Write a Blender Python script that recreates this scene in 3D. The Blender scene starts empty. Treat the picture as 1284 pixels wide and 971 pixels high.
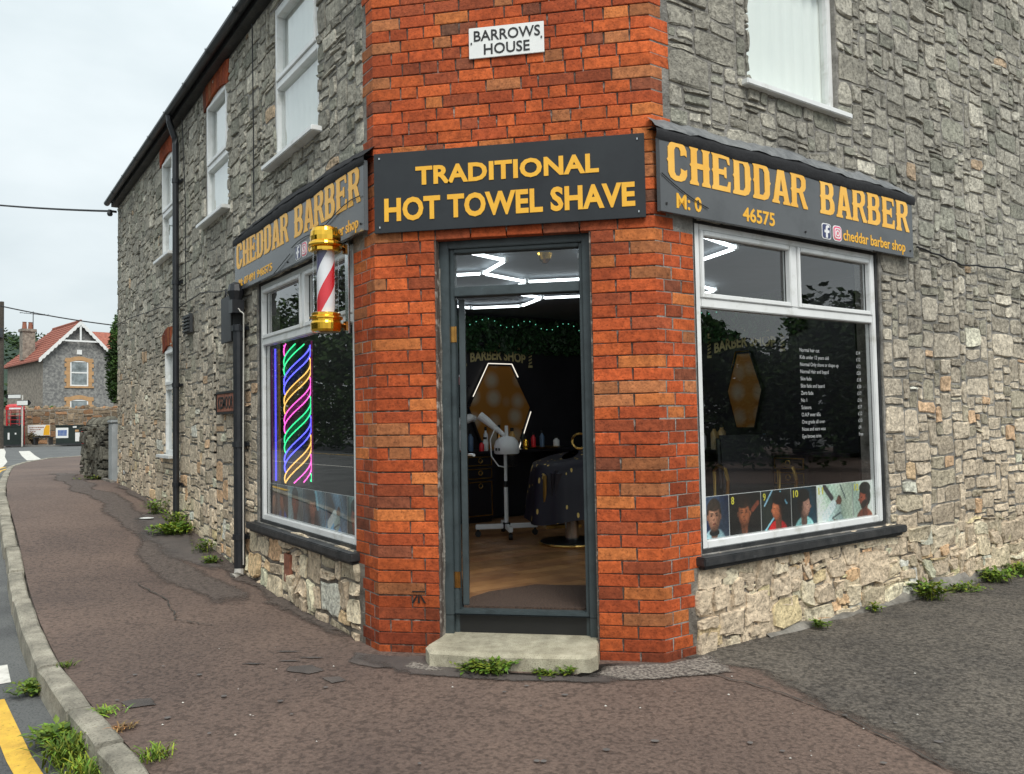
import bpy, bmesh, math, random
import numpy as np
from mathutils import Vector, Matrix
from mathutils.geometry import tessellate_polygon

random.seed(7)
RNG = np.random.default_rng(11)
sc = bpy.context.scene
COL = sc.collection
S = math.sqrt(.5)
HW = 0.879                      # half width of the brick corner face

# ------------------------------------------------------------------ camera
def setup_camera():
    yaw, pitch, roll = math.radians(10.1), math.atan(41/1006), 0.0187
    fw = Vector((-math.sin(yaw)*math.cos(pitch), math.cos(yaw)*math.cos(pitch), math.sin(pitch)))
    r0 = Vector((math.cos(yaw), math.sin(yaw), 0)); u0 = r0.cross(fw)
    r = r0*math.cos(roll)-u0*math.sin(roll); u = u0*math.cos(roll)+r0*math.sin(roll)
    cd = bpy.data.cameras.new('camera'); co = bpy.data.objects.new('camera', cd); COL.objects.link(co)
    m = Matrix((r, u, -fw)).transposed().to_4x4(); m.translation = (0.857, -4.85, 1.45)
    co.matrix_world = m
    cd.sensor_fit = 'HORIZONTAL'; cd.sensor_width = 36.0; cd.lens = 36.0*1006/1284
    cd.clip_start = .05; cd.clip_end = 3000
    sc.camera = co
    return Vector((0.857, -4.85, 1.45)), fw, r, u
CAM, CFW, CR, CU = setup_camera()
def project(p):
    d = Vector(p)-CAM; z = max(d.dot(CFW), .01)
    return 642+1006*d.dot(CR)/z, 485.5-1006*d.dot(CU)/z

# ------------------------------------------------------------------ sky and sun
SUN_EL, SUN_AZ = math.radians(52), math.radians(150)     # azimuth from +Y clockwise
def setup_world():
    w = bpy.data.worlds.new('World'); sc.world = w; w.use_nodes = True
    nt = w.node_tree; N = nt.nodes; L = nt.links; N.clear()
    out = N.new('ShaderNodeOutputWorld'); bg = N.new('ShaderNodeBackground'); bg.inputs[1].default_value = .1
    sky = N.new('ShaderNodeTexSky'); sky.sky_type = 'NISHITA'; sky.sun_disc = False
    sky.sun_elevation = SUN_EL; sky.sun_rotation = SUN_AZ; sky.air_density = 1.0; sky.dust_density = 2.0
    tc = N.new('ShaderNodeTexCoord'); mp = N.new('ShaderNodeMapping'); mp.inputs['Scale'].default_value = (1.1, 1.1, 2.6)
    nz = N.new('ShaderNodeTexNoise'); nz.inputs['Scale'].default_value = 1.5; nz.inputs['Detail'].default_value = 6; nz.inputs['Roughness'].default_value = .52
    rp = N.new('ShaderNodeValToRGB')
    rp.color_ramp.elements[0].position = .33; rp.color_ramp.elements[0].color = (.56, .65, .675, 1)
    rp.color_ramp.elements[1].position = .68; rp.color_ramp.elements[1].color = (.90, .965, .98, 1)
    mul = N.new('ShaderNodeVectorMath'); mul.operation = 'SCALE'; mul.inputs['Scale'].default_value = 6.2
    mix = N.new('ShaderNodeMix'); mix.data_type = 'RGBA'; mix.inputs[0].default_value = .93
    L.new(tc.outputs['Generated'], mp.inputs[0]); L.new(mp.outputs[0], nz.inputs['Vector']); L.new(nz.outputs[0], rp.inputs[0])
    # an overcast dome is brighter overhead than near the horizon
    sx = N.new('ShaderNodeSeparateXYZ'); mr = N.new('ShaderNodeMapRange'); mr.inputs[1].default_value = 0; mr.inputs[2].default_value = .75; mr.inputs[3].default_value = 5.0; mr.inputs[4].default_value = 7.4
    L.new(tc.outputs['Generated'], sx.inputs[0]); L.new(sx.outputs[2], mr.inputs[0]); L.new(mr.outputs[0], mul.inputs['Scale'])
    L.new(rp.outputs[0], mul.inputs[0]); L.new(sky.outputs[0], mix.inputs[6]); L.new(mul.outputs[0], mix.inputs[7])
    L.new(mix.outputs[2], bg.inputs[0]); L.new(bg.outputs[0], out.inputs[0])
setup_world()
def setup_sun():
    ld = bpy.data.lights.new('sun', 'SUN'); ld.energy = 1.5; ld.angle = math.radians(28); ld.color = (1, .97, .92)
    o = bpy.data.objects.new('sun', ld); COL.objects.link(o)
    d = Vector((math.sin(SUN_AZ)*math.cos(SUN_EL), math.cos(SUN_AZ)*math.cos(SUN_EL), math.sin(SUN_EL)))
    o.rotation_euler = d.to_track_quat('Z', 'Y').to_euler(); o.location = d*60
setup_sun()
vs = sc.view_settings
vs.view_transform = 'Standard'; vs.look = 'None'; vs.gamma = 1; vs.use_curve_mapping = False; vs.exposure = 0.9
sc.cycles.max_bounces = 8; sc.cycles.transparent_max_bounces = 16; sc.cycles.sample_clamp_indirect = 4
sc.cycles.use_denoising = True

# ------------------------------------------------------------------ materials
MATS = {}
def lin(c):
    return tuple(((v/255)/12.92 if v/255 <= .04045 else ((v/255+.055)/1.055)**2.4) for v in c)
def new_mat(name):
    m = bpy.data.materials.new(name); m.use_nodes = True; nt = m.node_tree; nt.nodes.clear()
    out = nt.nodes.new('ShaderNodeOutputMaterial'); MATS[name] = m
    return m, nt, nt.nodes, nt.links, out
def M(name, c, c2=None, scale=6, rough=.6, bump=0, bscale=60, metal=0, tint=False, spec=.5, detail=6, coat=0, lo=.35, hi=.65, fine=None, stain=None, feather=False):
    """mottled principled: colour c..c2 over a position noise, optional per piece tint, optional bump"""
    m, nt, N, L, out = new_mat(name)
    p = N.new('ShaderNodeBsdfPrincipled'); L.new(p.outputs[0], out.inputs[0])
    p.inputs['Roughness'].default_value = rough; p.inputs['Metallic'].default_value = metal
    p.inputs['Specular IOR Level'].default_value = spec; p.inputs['Coat Weight'].default_value = coat
    geo = N.new('ShaderNodeNewGeometry')
    if c2 is None: c2 = tuple(v*.86 for v in c)
    nz = N.new('ShaderNodeTexNoise'); nz.inputs['Scale'].default_value = scale; nz.inputs['Detail'].default_value = detail; nz.inputs['Roughness'].default_value = .6
    L.new(geo.outputs['Position'], nz.inputs['Vector'])
    rp = N.new('ShaderNodeValToRGB'); rp.color_ramp.elements[0].position = lo; rp.color_ramp.elements[1].position = hi
    rp.color_ramp.elements[0].color = (*c, 1); rp.color_ramp.elements[1].color = (*c2, 1)
    L.new(nz.outputs[0], rp.inputs[0]); col = rp.outputs[0]
    if fine:                      # (scale, dark factor, threshold) fine dark specks
        n2 = N.new('ShaderNodeTexNoise'); n2.inputs['Scale'].default_value = fine[0]; n2.inputs['Detail'].default_value = 3
        L.new(geo.outputs['Position'], n2.inputs['Vector'])
        r2 = N.new('ShaderNodeValToRGB'); r2.color_ramp.elements[0].position = fine[2]-.06; r2.color_ramp.elements[1].position = fine[2]+.06
        r2.color_ramp.elements[0].color = (fine[1],)*3+(1,); r2.color_ramp.elements[1].color = (1, 1, 1, 1)
        L.new(n2.outputs[0], r2.inputs[0])
        mx = N.new('ShaderNodeMix'); mx.data_type = 'RGBA'; mx.blend_type = 'MULTIPLY'; mx.inputs[0].default_value = 1
        L.new(col, mx.inputs[6]); L.new(r2.outputs[0], mx.inputs[7]); col = mx.outputs[2]
    if stain:                     # (scale, factor, low, high, colour) broad grime or bleached areas
        n3 = N.new('ShaderNodeTexNoise'); n3.inputs['Scale'].default_value = stain[0]; n3.inputs['Detail'].default_value = 7; n3.inputs['Roughness'].default_value = .62
        L.new(geo.outputs['Position'], n3.inputs['Vector'])
        r3 = N.new('ShaderNodeValToRGB'); r3.color_ramp.elements[0].position = stain[1]; r3.color_ramp.elements[1].position = stain[2]
        r3.color_ramp.elements[0].color = (*stain[3], 1); r3.color_ramp.elements[1].color = (*stain[4], 1)
        L.new(n3.outputs[0], r3.inputs[0])
        mx = N.new('ShaderNodeMix'); mx.data_type = 'RGBA'; mx.blend_type = 'MULTIPLY'; mx.inputs[0].default_value = 1
        L.new(col, mx.inputs[6]); L.new(r3.outputs[0], mx.inputs[7]); col = mx.outputs[2]
    if tint:
        at = N.new('ShaderNodeAttribute'); at.attribute_name = 'tint'
        mx = N.new('ShaderNodeMix'); mx.data_type = 'RGBA'; mx.blend_type = 'MULTIPLY'; mx.inputs[0].default_value = 1
        L.new(col, mx.inputs[6]); L.new(at.outputs['Color'], mx.inputs[7]); col = mx.outputs[2]
    L.new(col, p.inputs['Base Color'])
    if bump:
        nb = N.new('ShaderNodeTexNoise'); nb.inputs['Scale'].default_value = bscale; nb.inputs['Detail'].default_value = 8; nb.inputs['Roughness'].default_value = .65
        L.new(geo.outputs['Position'], nb.inputs['Vector'])
        b = N.new('ShaderNodeBump'); b.inputs['Strength'].default_value = 1; b.inputs['Distance'].default_value = bump
        L.new(nb.outputs[0], b.inputs['Height']); L.new(b.outputs[0], p.inputs['Normal'])
    if feather:                   # worn edge: the layer thins out into what lies beneath
        at = N.new('ShaderNodeAttribute'); at.attribute_name = 'tint'
        nf = N.new('ShaderNodeTexNoise'); nf.inputs['Scale'].default_value = feather; nf.inputs['Detail'].default_value = 8; nf.inputs['Roughness'].default_value = .7
        L.new(geo.outputs['Position'], nf.inputs['Vector'])
        ad = N.new('ShaderNodeMath'); ad.operation = 'ADD'; L.new(at.outputs['Fac'], ad.inputs[0]); L.new(nf.outputs[0], ad.inputs[1])
        sb = N.new('ShaderNodeMath'); sb.operation = 'MULTIPLY_ADD'; sb.inputs[1].default_value = 2.4; sb.inputs[2].default_value = -1.75; sb.use_clamp = True
        L.new(ad.outputs[0], sb.inputs[0])
        tr = N.new('ShaderNodeBsdfTransparent'); ms = N.new('ShaderNodeMixShader')
        L.new(sb.outputs[0], ms.inputs[0]); L.new(tr.outputs[0], ms.inputs[1]); L.new(p.outputs[0], ms.inputs[2]); L.new(ms.outputs[0], out.inputs[0])
    return m
def M_glass(name, mult=1.7, tintc=(.93, .96, .95), rough=0.0):
    """window pane: clear with Fresnel reflection of two surfaces"""
    m, nt, N, L, out = new_mat(name)
    lw = N.new('ShaderNodeLayerWeight'); lw.inputs[0].default_value = .5
    pw = N.new('ShaderNodeMath'); pw.operation = 'POWER'; pw.inputs[1].default_value = 5
    fr = N.new('ShaderNodeMath'); fr.operation = 'MULTIPLY_ADD'; fr.inputs[1].default_value = .96; fr.inputs[2].default_value = .04
    L.new(lw.outputs['Facing'], pw.inputs[0]); L.new(pw.outputs[0], fr.inputs[0])
    mu = N.new('ShaderNodeMath'); mu.operation = 'MULTIPLY'; mu.inputs[1].default_value = mult; mu.use_clamp = True
    tr = N.new('ShaderNodeBsdfTransparent'); tr.inputs[0].default_value = (*tintc, 1)
    gl = N.new('ShaderNodeBsdfGlossy'); gl.inputs['Roughness'].default_value = rough
    mx = N.new('ShaderNodeMixShader')
    d3 = N.new('ShaderNodeMath'); d3.operation = 'MULTIPLY_ADD'; d3.inputs[1].default_value = mult-1; d3.inputs[2].default_value = 1
    dv = N.new('ShaderNodeMath'); dv.operation = 'DIVIDE'; L.new(fr.outputs[0], d3.inputs[0]); L.new(fr.outputs[0], dv.inputs[0]); L.new(d3.outputs[0], dv.inputs[1])
    L.new(dv.outputs[0], mu.inputs[0]); L.new(mu.outputs[0], mx.inputs[0]); L.new(tr.outputs[0], mx.inputs[1]); L.new(gl.outputs[0], mx.inputs[2]); L.new(mx.outputs[0], out.inputs[0])
    return m
def M_emit(name, c, s):
    m, nt, N, L, out = new_mat(name)
    e = N.new('ShaderNodeEmission'); e.inputs[0].default_value = (*c, 1); e.inputs[1].default_value = s; L.new(e.outputs[0], out.inputs[0])
    return m
def M_print(name, rough=.35):
    """flat print whose inks are stored on the mesh"""
    m, nt, N, L, out = new_mat(name)
    p = N.new('ShaderNodeBsdfPrincipled'); p.inputs['Roughness'].default_value = rough
    at = N.new('ShaderNodeAttribute'); at.attribute_name = 'tint'
    L.new(at.outputs['Color'], p.inputs['Base Color']); L.new(p.outputs[0], out.inputs[0])
    return m

M('stone', (1.32, 1.30, 1.24), (.70, .69, .67), scale=24, rough=.92, bump=.026, bscale=26, tint=True, spec=.2, fine=(44, .58, .39), detail=10, stain=(.9, .38, .6, (.78, .78, .77), (1.08, 1.07, 1.03)))
M('mortar', (.42, .40, .365), (.20, .19, .172), scale=8, rough=.95, bump=.02, bscale=45, spec=.1, stain=(.9, .38, .6, (.66, .66, .65), (1, 1, 1)))
M('dirty_mortar', (.34, .30, .25), (.10, .086, .074), scale=7, rough=.95, bump=.02, bscale=40, spec=.1)
M('brick', (1.16, 1.12, 1.06), (.62, .59, .58), scale=24, rough=.82, bump=.006, bscale=60, tint=True, spec=.25, fine=(75, .64, .38), detail=9, stain=(1.5, .34, .56, (.64, .62, .62), (1.08, 1.06, 1.04)))
M('brick_mortar', (.12, .094, .08), (.46, .41, .36), scale=16, rough=.95, bump=.008, bscale=90, spec=.1, lo=.52, hi=.68)
M('cement', (.36, .335, .295), (.19, .175, .155), scale=9, rough=.95, bump=.02, bscale=40, spec=.15, stain=(3, .36, .6, (.55, .55, .54), (1, 1, 1)))
M('concrete_step', (.60, .56, .44), (.36, .33, .25), scale=5, rough=.9, bump=.006, bscale=130, spec=.2, fine=(160, .62, .4), stain=(4, .38, .6, (.62, .61, .58), (1.05, 1.04, 1.0)))
M('kerb_stone', (.46, .43, .36), (.28, .26, .22), scale=8, rough=.9, bump=.008, bscale=90, spec=.2, fine=(90, .6, .4), stain=(3, .36, .6, (.62, .62, .6), (1.05, 1.04, 1.0)))
M('concrete_pier', (.42, .44, .44), (.3, .32, .32), scale=3, rough=.9, bump=.004, bscale=60)
M('pavement', (.188, .134, .108), (.120, .086, .071), scale=62, rough=.72, bump=.009, bscale=58, spec=.35, detail=4, lo=.36, hi=.64, fine=(34, .62, .45), stain=(.7, .36, .62, (.76, .75, .76), (1.10, 1.07, 1.04)))
M('driveway', (.185, .163, .138), (.082, .072, .063), scale=58, rough=.76, bump=.016, bscale=52, spec=.35, detail=4, lo=.38, hi=.62, fine=(30, .56, .46), feather=7, stain=(1.1, .36, .6, (.68, .68, .69), (1.08, 1.06, 1.02)))
M('patch', (.125, .105, .094), (.072, .063, .058), scale=3, rough=.65, bump=.008, bscale=80, spec=.35, feather=16)
M('trench', (.15, .118, .10), (.088, .070, .061), scale=30, rough=.75, bump=.012, bscale=55, spec=.3, fine=(40, .55, .43), feather=9)
M('grit', (.34, .30, .255), (.09, .075, .066), scale=48, rough=.95, bump=.02, bscale=50, lo=.40, hi=.60, feather=9)
M('crack_dirt', (.045, .04, .036), (.075, .066, .055), scale=30, rough=.95)
M('gum', (.10, .09, .084), (.15, .135, .125), scale=9, rough=.7)
M('asphalt', (.165, .17, .165), (.105, .108, .108), scale=1.6, rough=.85, bump=.008, bscale=110, spec=.3, fine=(90, .6, .42))
M('far_pavement', (.26, .245, .22), (.19, .18, .165), scale=1, rough=.9)
M('yellow_paint', (.80, .50, .06), (.6, .36, .05), scale=12, rough=.7, bump=.003, bscale=90, fine=(60, .5, .33))
M('white_paint', (.72, .70, .64), (.5, .48, .43), scale=12, rough=.7, fine=(50, .5, .33))
M('upvc', (.80, .81, .80), (.70, .71, .70), scale=3, rough=.3, stain=(7, .3, .46, (.74, .73, .69), (1, 1, 1)))
M('black_paint', (.016, .018, .02), (.045, .045, .045), scale=9, rough=.5, bump=.003, bscale=40, fine=(24, 2.4, .30))
M('pipe_paint', (.012, .014, .018), (.022, .023, .026), scale=9, rough=.35)
M('frame_paint', (.050, .066, .070), (.038, .052, .056), scale=7, rough=.38, bump=.0015, bscale=30, stain=(8, .3, .5, (.7, .7, .7), (1.05, 1.05, 1.05)), fine=(22, 1.6, .27))
M('sign_board', (.024, .027, .030), (.019, .021, .024), scale=3, rough=.26, spec=.4, stain=(5, .3, .5, (.82, .82, .82), (1.05, 1.05, 1.05)))
M('fascia_board', (.092, .096, .10), (.076, .080, .084), scale=2, rough=.24, spec=.6, stain=(4.5, .3, .5, (.8, .8, .8), (1.03, 1.03, 1.03)))
M('gold_letter', (.88, .47, .035), (.82, .42, .03), scale=10, rough=.4)
M('gold_face', (.92, .52, .09), (.86, .44, .05), scale=4, rough=.4)
M('white_board', (.82, .83, .80), (.76, .77, .75), scale=8, rough=.4)
M('ink_black', (.01, .01, .01), None, rough=.5)
M('ink_white', (.85, .85, .85), None, rough=.5)
M('lead', (.22, .225, .225), (.12, .125, .13), scale=14, rough=.6, bump=.01, bscale=22, metal=.2)
M('felt', (.008, .008, .010), (.014, .014, .016), scale=18, rough=.8, bump=.006, bscale=30)
M('brass', (.95, .56, .07), (.85, .47, .05), scale=5, rough=.10, metal=1)
M('bronze', (.55, .27, .07), (.35, .17, .05), scale=20, rough=.22, metal=1)
M('chrome', (.75, .76, .76), (.55, .56, .56), scale=6, rough=.18, metal=1)
M('stripe_red', (.72, .022, .035), (.6, .018, .03), scale=8, rough=.35)
M('stripe_white', (.80, .80, .82), (.7, .7, .72), scale=8, rough=.35)
M('stripe_blue', (.075, .07, .16), (.06, .055, .13), scale=8, rough=.35)
M('box_grey', (.045, .048, .052), (.03, .032, .035), scale=6, rough=.5)
M('terracotta', (.36, .14, .085), (.20, .075, .045), scale=18, rough=.8, bump=.004, bscale=60)
M('red_paint', (.55, .02, .025), (.42, .015, .02), scale=3, rough=.35)
M('dark_green', (.018, .03, .025), (.012, .02, .018), scale=3, rough=.5)
M('roof_tile', (.40, .135, .09), (.25, .085, .06), scale=7, rough=.85, bump=.05, bscale=6)
M('slate', (.09, .095, .105), (.06, .063, .07), scale=5, rough=.6)
M('far_stone', (.30, .295, .275), (.15, .15, .148), scale=5.5, rough=.95, bump=.04, bscale=6, lo=.38, hi=.6)
M('far_stone_warm', (.34, .30, .245), (.18, .155, .13), scale=5, rough=.95, bump=.04, bscale=6, lo=.38, hi=.62)
M('buff', (.52, .31, .15), (.42, .25, .12), scale=4, rough=.85)
M('white_timber', (.82, .82, .80), (.74, .74, .72), scale=4, rough=.5)
M('curtain_reflection_glass', (.30, .34, .35), (.08, .10, .10), scale=2, rough=.08, spec=.8)  # pale patches paint curtains and reflections into the pane colour
M('curtain', (.93, .94, .90), (.84, .86, .83), scale=1.2, rough=.9)
M('leaf', (.105, .20, .028), (.05, .115, .016), scale=14, rough=.6, tint=True, spec=.3)
M('leaf_dark', (.045, .085, .022), (.018, .04, .012), scale=3, rough=.7, tint=True, spec=.25)
M('dry_leaf', (.16, .12, .06), (.09, .075, .04), scale=8, rough=.8, tint=True)
M('bark', (.085, .07, .055), (.045, .038, .03), scale=12, rough=.9, bump=.02, bscale=20)
M('hill_green', (.045, .075, .045), (.022, .042, .03), scale=.09, rough=1, bump=3, bscale=.12)
M('cable', (.012, .012, .014), None, rough=.6)
M('pvc_grey', (.62, .60, .54), (.48, .46, .42), scale=9, rough=.5)
# interior
M('black_wall', (.012, .012, .015), (.02, .019, .024), scale=2, rough=.45)
M('ceiling', (.15, .17, .19), (.12, .135, .15), scale=1.5, rough=.75)
M('wood', (.36, .19, .085), (.22, .105, .045), scale=5, rough=.32, tint=True, bump=.001, bscale=40)
M('mat_brown', (.12, .074, .052), (.035, .022, .016), scale=95, rough=1, bump=.012, bscale=120)
M('cabinet', (.010, .010, .013), (.016, .015, .02), scale=4, rough=.3)
M('gold_trim', (.75, .5, .16), (.6, .38, .1), scale=4, rough=.3, metal=1)
M('mirror', (.82, .80, .76), (.8, .78, .74), scale=3, rough=.03, metal=1)
M('amber_panel', (.55, .30, .06), (.48, .42, .30), scale=3.2, rough=.3)
M('white_plastic', (.78, .79, .78), (.7, .71, .7), scale=5, rough=.35)
M('orange_plastic', (.65, .12, .03), (.5, .09, .02), scale=5, rough=.35)
M('dim_gold', (.55, .47, .22), (.42, .36, .16), scale=7, rough=.45)
M('cape', (.008, .007, .012), (.014, .010, .02), scale=4, rough=.5)
M('pink_paper', (.5, .2, .2), (.4, .1, .12), scale=9, rough=.6)
M_glass('pane', 3.4)
M_glass('pane_door', 2.4)
M_glass('tube_glass', 1.0, (.97, .98, .98))
M_print('print')
M_emit('led_white', (.88, .96, 1.0), 3.2)
M_emit('led_mirror', (1, .93, .8), .6)
M_emit('led_pink', (1.0, .12, .62), 1.6); M_emit('led_green', (.05, .95, .35), 1.3)
M_emit('led_blue', (.10, .10, 1.0), 2.4); M_emit('led_amber', (1.0, .55, .14), 1.4); M_emit('led_teal', (.25, 1, .7), .9)

# ------------------------------------------------------------------ building blocks
class Fr:
    """a wall's own frame: u along, o outward, z up"""
    def __init__(s, O, ux, uo): s.O = Vector(O); s.ux = Vector(ux); s.uo = Vector(uo)
    def __call__(s, u, o, z): return s.O+s.ux*u+s.uo*o+Vector((0, 0, z))
FC = Fr((0, 0, 0), (1, 0, 0), (0, -1, 0))                  # corner face with the door
FL = Fr((-HW, 0, 0), (-S, S, 0), (-S, -S, 0))              # left wall, u runs away from the corner
FLT = Fr((-HW, 0, 0), (S, -S, 0), (-S, -S, 0))             # same wall, u runs as one reads
FR = Fr((HW, 0, 0), (S, S, 0), (S, -S, 0))                 # right wall

class MB:
    def __init__(s): s.v = []; s.f = []; s.c = []; s.mi = []
    def add(s, vs, fs, c=None, mi=0):
        b = len(s.v); s.v += [tuple(v) for v in vs]; s.f += [tuple(i+b for i in f) for f in fs]
        s.c += [c or (1, 1, 1)]*len(vs); s.mi += [mi]*len(fs); return s
    def box(s, F, u0, u1, o0, o1, z0, z1, c=None, mi=0):
        p = [F(u, o, z) for z in (z0, z1) for o in (o0, o1) for u in (u0, u1)]
        return s.add(p, [(0, 1, 3, 2), (4, 6, 7, 5), (0, 4, 5, 1), (2, 3, 7, 6), (0, 2, 6, 4), (1, 5, 7, 3)], c, mi)
    def wbox(s, x0, x1, y0, y1, z0, z1, c=None, mi=0): return s.box(FC, x0, x1, -y1, -y0, z0, z1, c, mi)
    def quad(s, a, b, c_, d, c=None, mi=0): return s.add([a, b, c_, d], [(0, 1, 2, 3)], c, mi)
    def tube(s, pts, r, n=8, cap=True, c=None, mi=0):
        pts = [Vector(p) for p in pts]; rs = r if isinstance(r, (list, tuple)) else [r]*len(pts); vs = []
        up = Vector((.13, .21, 1)).normalized()
        for i, p in enumerate(pts):
            t = (pts[min(i+1, len(pts)-1)]-pts[max(i-1, 0)]).normalized()
            a = t.cross(up if abs(t.dot(up)) < .95 else Vector((1, .2, 0)).normalized()).normalized(); b = t.cross(a)
            vs += [p+(a*math.cos(2*math.pi*k/n)+b*math.sin(2*math.pi*k/n))*rs[i] for k in range(n)]
        fs = [(i*n+k, i*n+(k+1) % n, (i+1)*n+(k+1) % n, (i+1)*n+k) for i in range(len(pts)-1) for k in range(n)]
        if cap: fs += [tuple(range(n)), tuple(range((len(pts)-1)*n, len(pts)*n))]
        return s.add(vs, fs, c, mi)
    def lathe(s, O, prof, n=20, c=None, mi=0, sx=1, sy=1):
        """prof: (radius, z) from bottom to top around a vertical axis at O"""
        O = Vector(O); vs = [O+Vector((r*sx*math.cos(2*math.pi*k/n), r*sy*math.sin(2*math.pi*k/n), z)) for r, z in prof for k in range(n)]
        fs = [(i*n+k, i*n+(k+1) % n, (i+1)*n+(k+1) % n, (i+1)*n+k) for i in range(len(prof)-1) for k in range(n)]
        fs += [tuple(range(n)), tuple(range((len(prof)-1)*n, len(prof)*n))]
        return s.add(vs, fs, c, mi)
    def poly(s, F, pts, o, holes=(), depth=.003, c=None, mi=0):
        """flat plate with outline pts (u,z) and holes, depth thick"""
        loops = [[Vector((u, z, 0)) for u, z in L] for L in (pts, *holes)]
        tris = tessellate_polygon(loops); flat = [p for L in loops for p in L]; n = len(flat)
        vs = [F(p.x, o, p.y) for p in flat]+[F(p.x, o-depth, p.y) for p in flat]
        fs = [tuple(t) for t in tris]; b = 0
        for Lp in loops:
            k = len(Lp); fs += [(b+i, b+(i+1) % k, n+b+(i+1) % k, n+b+i) for i in range(k)]; b += k
        return s.add(vs, fs, c, mi)
    def build(s, name, mat, parent=None, smooth=False, tint=False, bevel=0, kind=None, weld=False):
        me = bpy.data.meshes.new(name); me.from_pydata(s.v, [], s.f)
        mats = mat if isinstance(mat, (list, tuple)) else [mat]
        for x in mats: me.materials.append(MATS[x])
        if len(mats) > 1: me.polygons.foreach_set('material_index', s.mi)
        if tint:
            at = me.color_attributes.new('tint', 'FLOAT_COLOR', 'POINT')
            a = np.ones((len(s.v), 4), np.float32); a[:, :3] = s.c; at.data.foreach_set('color', a.ravel())
        if smooth: me.polygons.foreach_set('use_smooth', [True]*len(me.polygons))
        if not smooth or bevel or weld:
            bm = bmesh.new(); bm.from_mesh(me)
            if weld: bmesh.ops.remove_doubles(bm, verts=bm.verts, dist=1e-5)
            if len(bm.faces) < 20000: bmesh.ops.recalc_face_normals(bm, faces=bm.faces)
            if bevel:
                es = [e for e in bm.edges if len(e.link_faces) == 2 and e.calc_face_angle(0) > .6]
                bmesh.ops.bevel(bm, geom=es, offset=bevel, segments=2, affect='EDGES', clamp_overlap=True)
            bm.to_mesh(me); bm.free()
        me.update()
        o = bpy.data.objects.new(name, me); COL.objects.link(o)
        if parent: attach(o, parent)
        if kind: o['kind'] = kind
        return o
def attach(o, parent):
    o.parent = parent
    loc = parent.location if parent.type == 'EMPTY' else Vector((0, 0, 0))     # meshes are built in place
    o.matrix_parent_inverse = Matrix.Translation(-loc)
def tag(o, label, cat, group=None, kind=None):
    o['label'] = label
    if cat: o['category'] = cat
    if group: o['group'] = group
    if kind: o['kind'] = kind
    return o
def thing(name, loc, label, cat, group=None):
    o = bpy.data.objects.new(name, None); o.empty_display_size = .1; COL.objects.link(o); o.location = loc
    return tag(o, label, cat, group)
def struct(o, label=None):
    o['kind'] = 'structure'
    if label: o['label'] = label
    return o
def text_polys(txt, bold=.0, font_res=3, spacing=1.0):
    cu = bpy.data.curves.new('t', 'FONT'); cu.body = txt; cu.size = 1; cu.resolution_u = font_res; cu.offset = bold; cu.space_character = spacing
    o = bpy.data.objects.new('t', cu); COL.objects.link(o)
    bpy.context.view_layer.update()
    me = bpy.data.meshes.new_from_object(o.evaluated_get(bpy.context.evaluated_depsgraph_get()))
    v = np.array([p.co[:2] for p in me.vertices]); f = [tuple(p.vertices) for p in me.polygons]
    bpy.data.objects.remove(o); bpy.data.curves.remove(cu); bpy.data.meshes.remove(me)
    return v, f
def text(name, txt, F, u0, u1, z0, z1, o, mat, parent, bold=.03, depth=.004, ref=None, mb=None, spacing=1.0, keep=False):
    """lettering fitted to the box u0..u1, z0..z1 (ref: a string whose height stands for the box height)"""
    v, f = text_polys(txt, bold, spacing=spacing)
    lo, hi = v.min(0), v.max(0); zl, zh = lo[1], hi[1]
    if ref:
        r = text_polys(ref, bold)[0]; zl, zh = r[:, 1].min(), r[:, 1].max()
    kz = (z1-z0)/(zh-zl); ku = (u1-u0)/(hi[0]-lo[0]) if not keep else kz*.95
    P = [(u0+(a-lo[0])*ku, z0+(b-zl)*kz) for a, b in v]
    m = mb or MB(); m.add([F(a, o, b) for a, b in P], f)
    if mb: return None
    # sides, so letters have a little body
    cnt = {}
    for q in f:
        for i in range(len(q)):
            e = (q[i], q[(i+1) % len(q)]); k = tuple(sorted(e)); cnt[k] = cnt.get(k, 0)+1
    b = len(m.v); ed = [k for k, c in cnt.items() if c == 1]
    for a, c_ in ed: m.quad(F(*[P[a][0], o, P[a][1]]), F(P[c_][0], o, P[c_][1]), F(P[c_][0], o-depth, P[c_][1]), F(P[a][0], o-depth, P[a][1]))
    return m.build(name, mat, parent)

# ------------------------------------------------------------------ ground
HS = np.array([(-60, -.12), (-6, -.03), (-1.24, .01), (0, .02), (1.3, .03), (3, .1), (5.5, .35), (7.5, .47), (9.8, .555), (14, .53), (20, .5), (60, .48), (2000, .48)])
def SN(x, y): return (-(x+HW)+y)*S, (-(x+HW)-y)*S
def XY(s, n): return -HW-s*S-n*S, s*S-n*S
def gz(x, y): return float(np.interp(SN(x, y)[0], HS[:, 0], HS[:, 1]))
def gsn(s, n, dz=0): x, y = XY(s, n); return Vector((x, y, float(np.interp(s, HS[:, 0], HS[:, 1]))+dz))
KN = np.array([(-40, 5.2), (-8, 4.6), (-6, 3.9), (-4, 2.6), (-2.6, 1.86), (-1.8, 1.60), (-.96, 1.52), (-.2, 1.60), (.9, 1.67), (2, 1.69), (3.4, 1.68), (5, 1.65), (7, 1.62), (8.4, 1.59), (10.3, 1.51), (13, 1.36), (16.4, 1.14), (19.4, .92), (22, .46), (24.7, -.32), (26.5, -1.7), (27.4, -4), (27.8, -8), (28, -14), (28.2, -30)])
def kn(s): return float(np.interp(s, KN[:, 0], KN[:, 1]))
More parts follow.
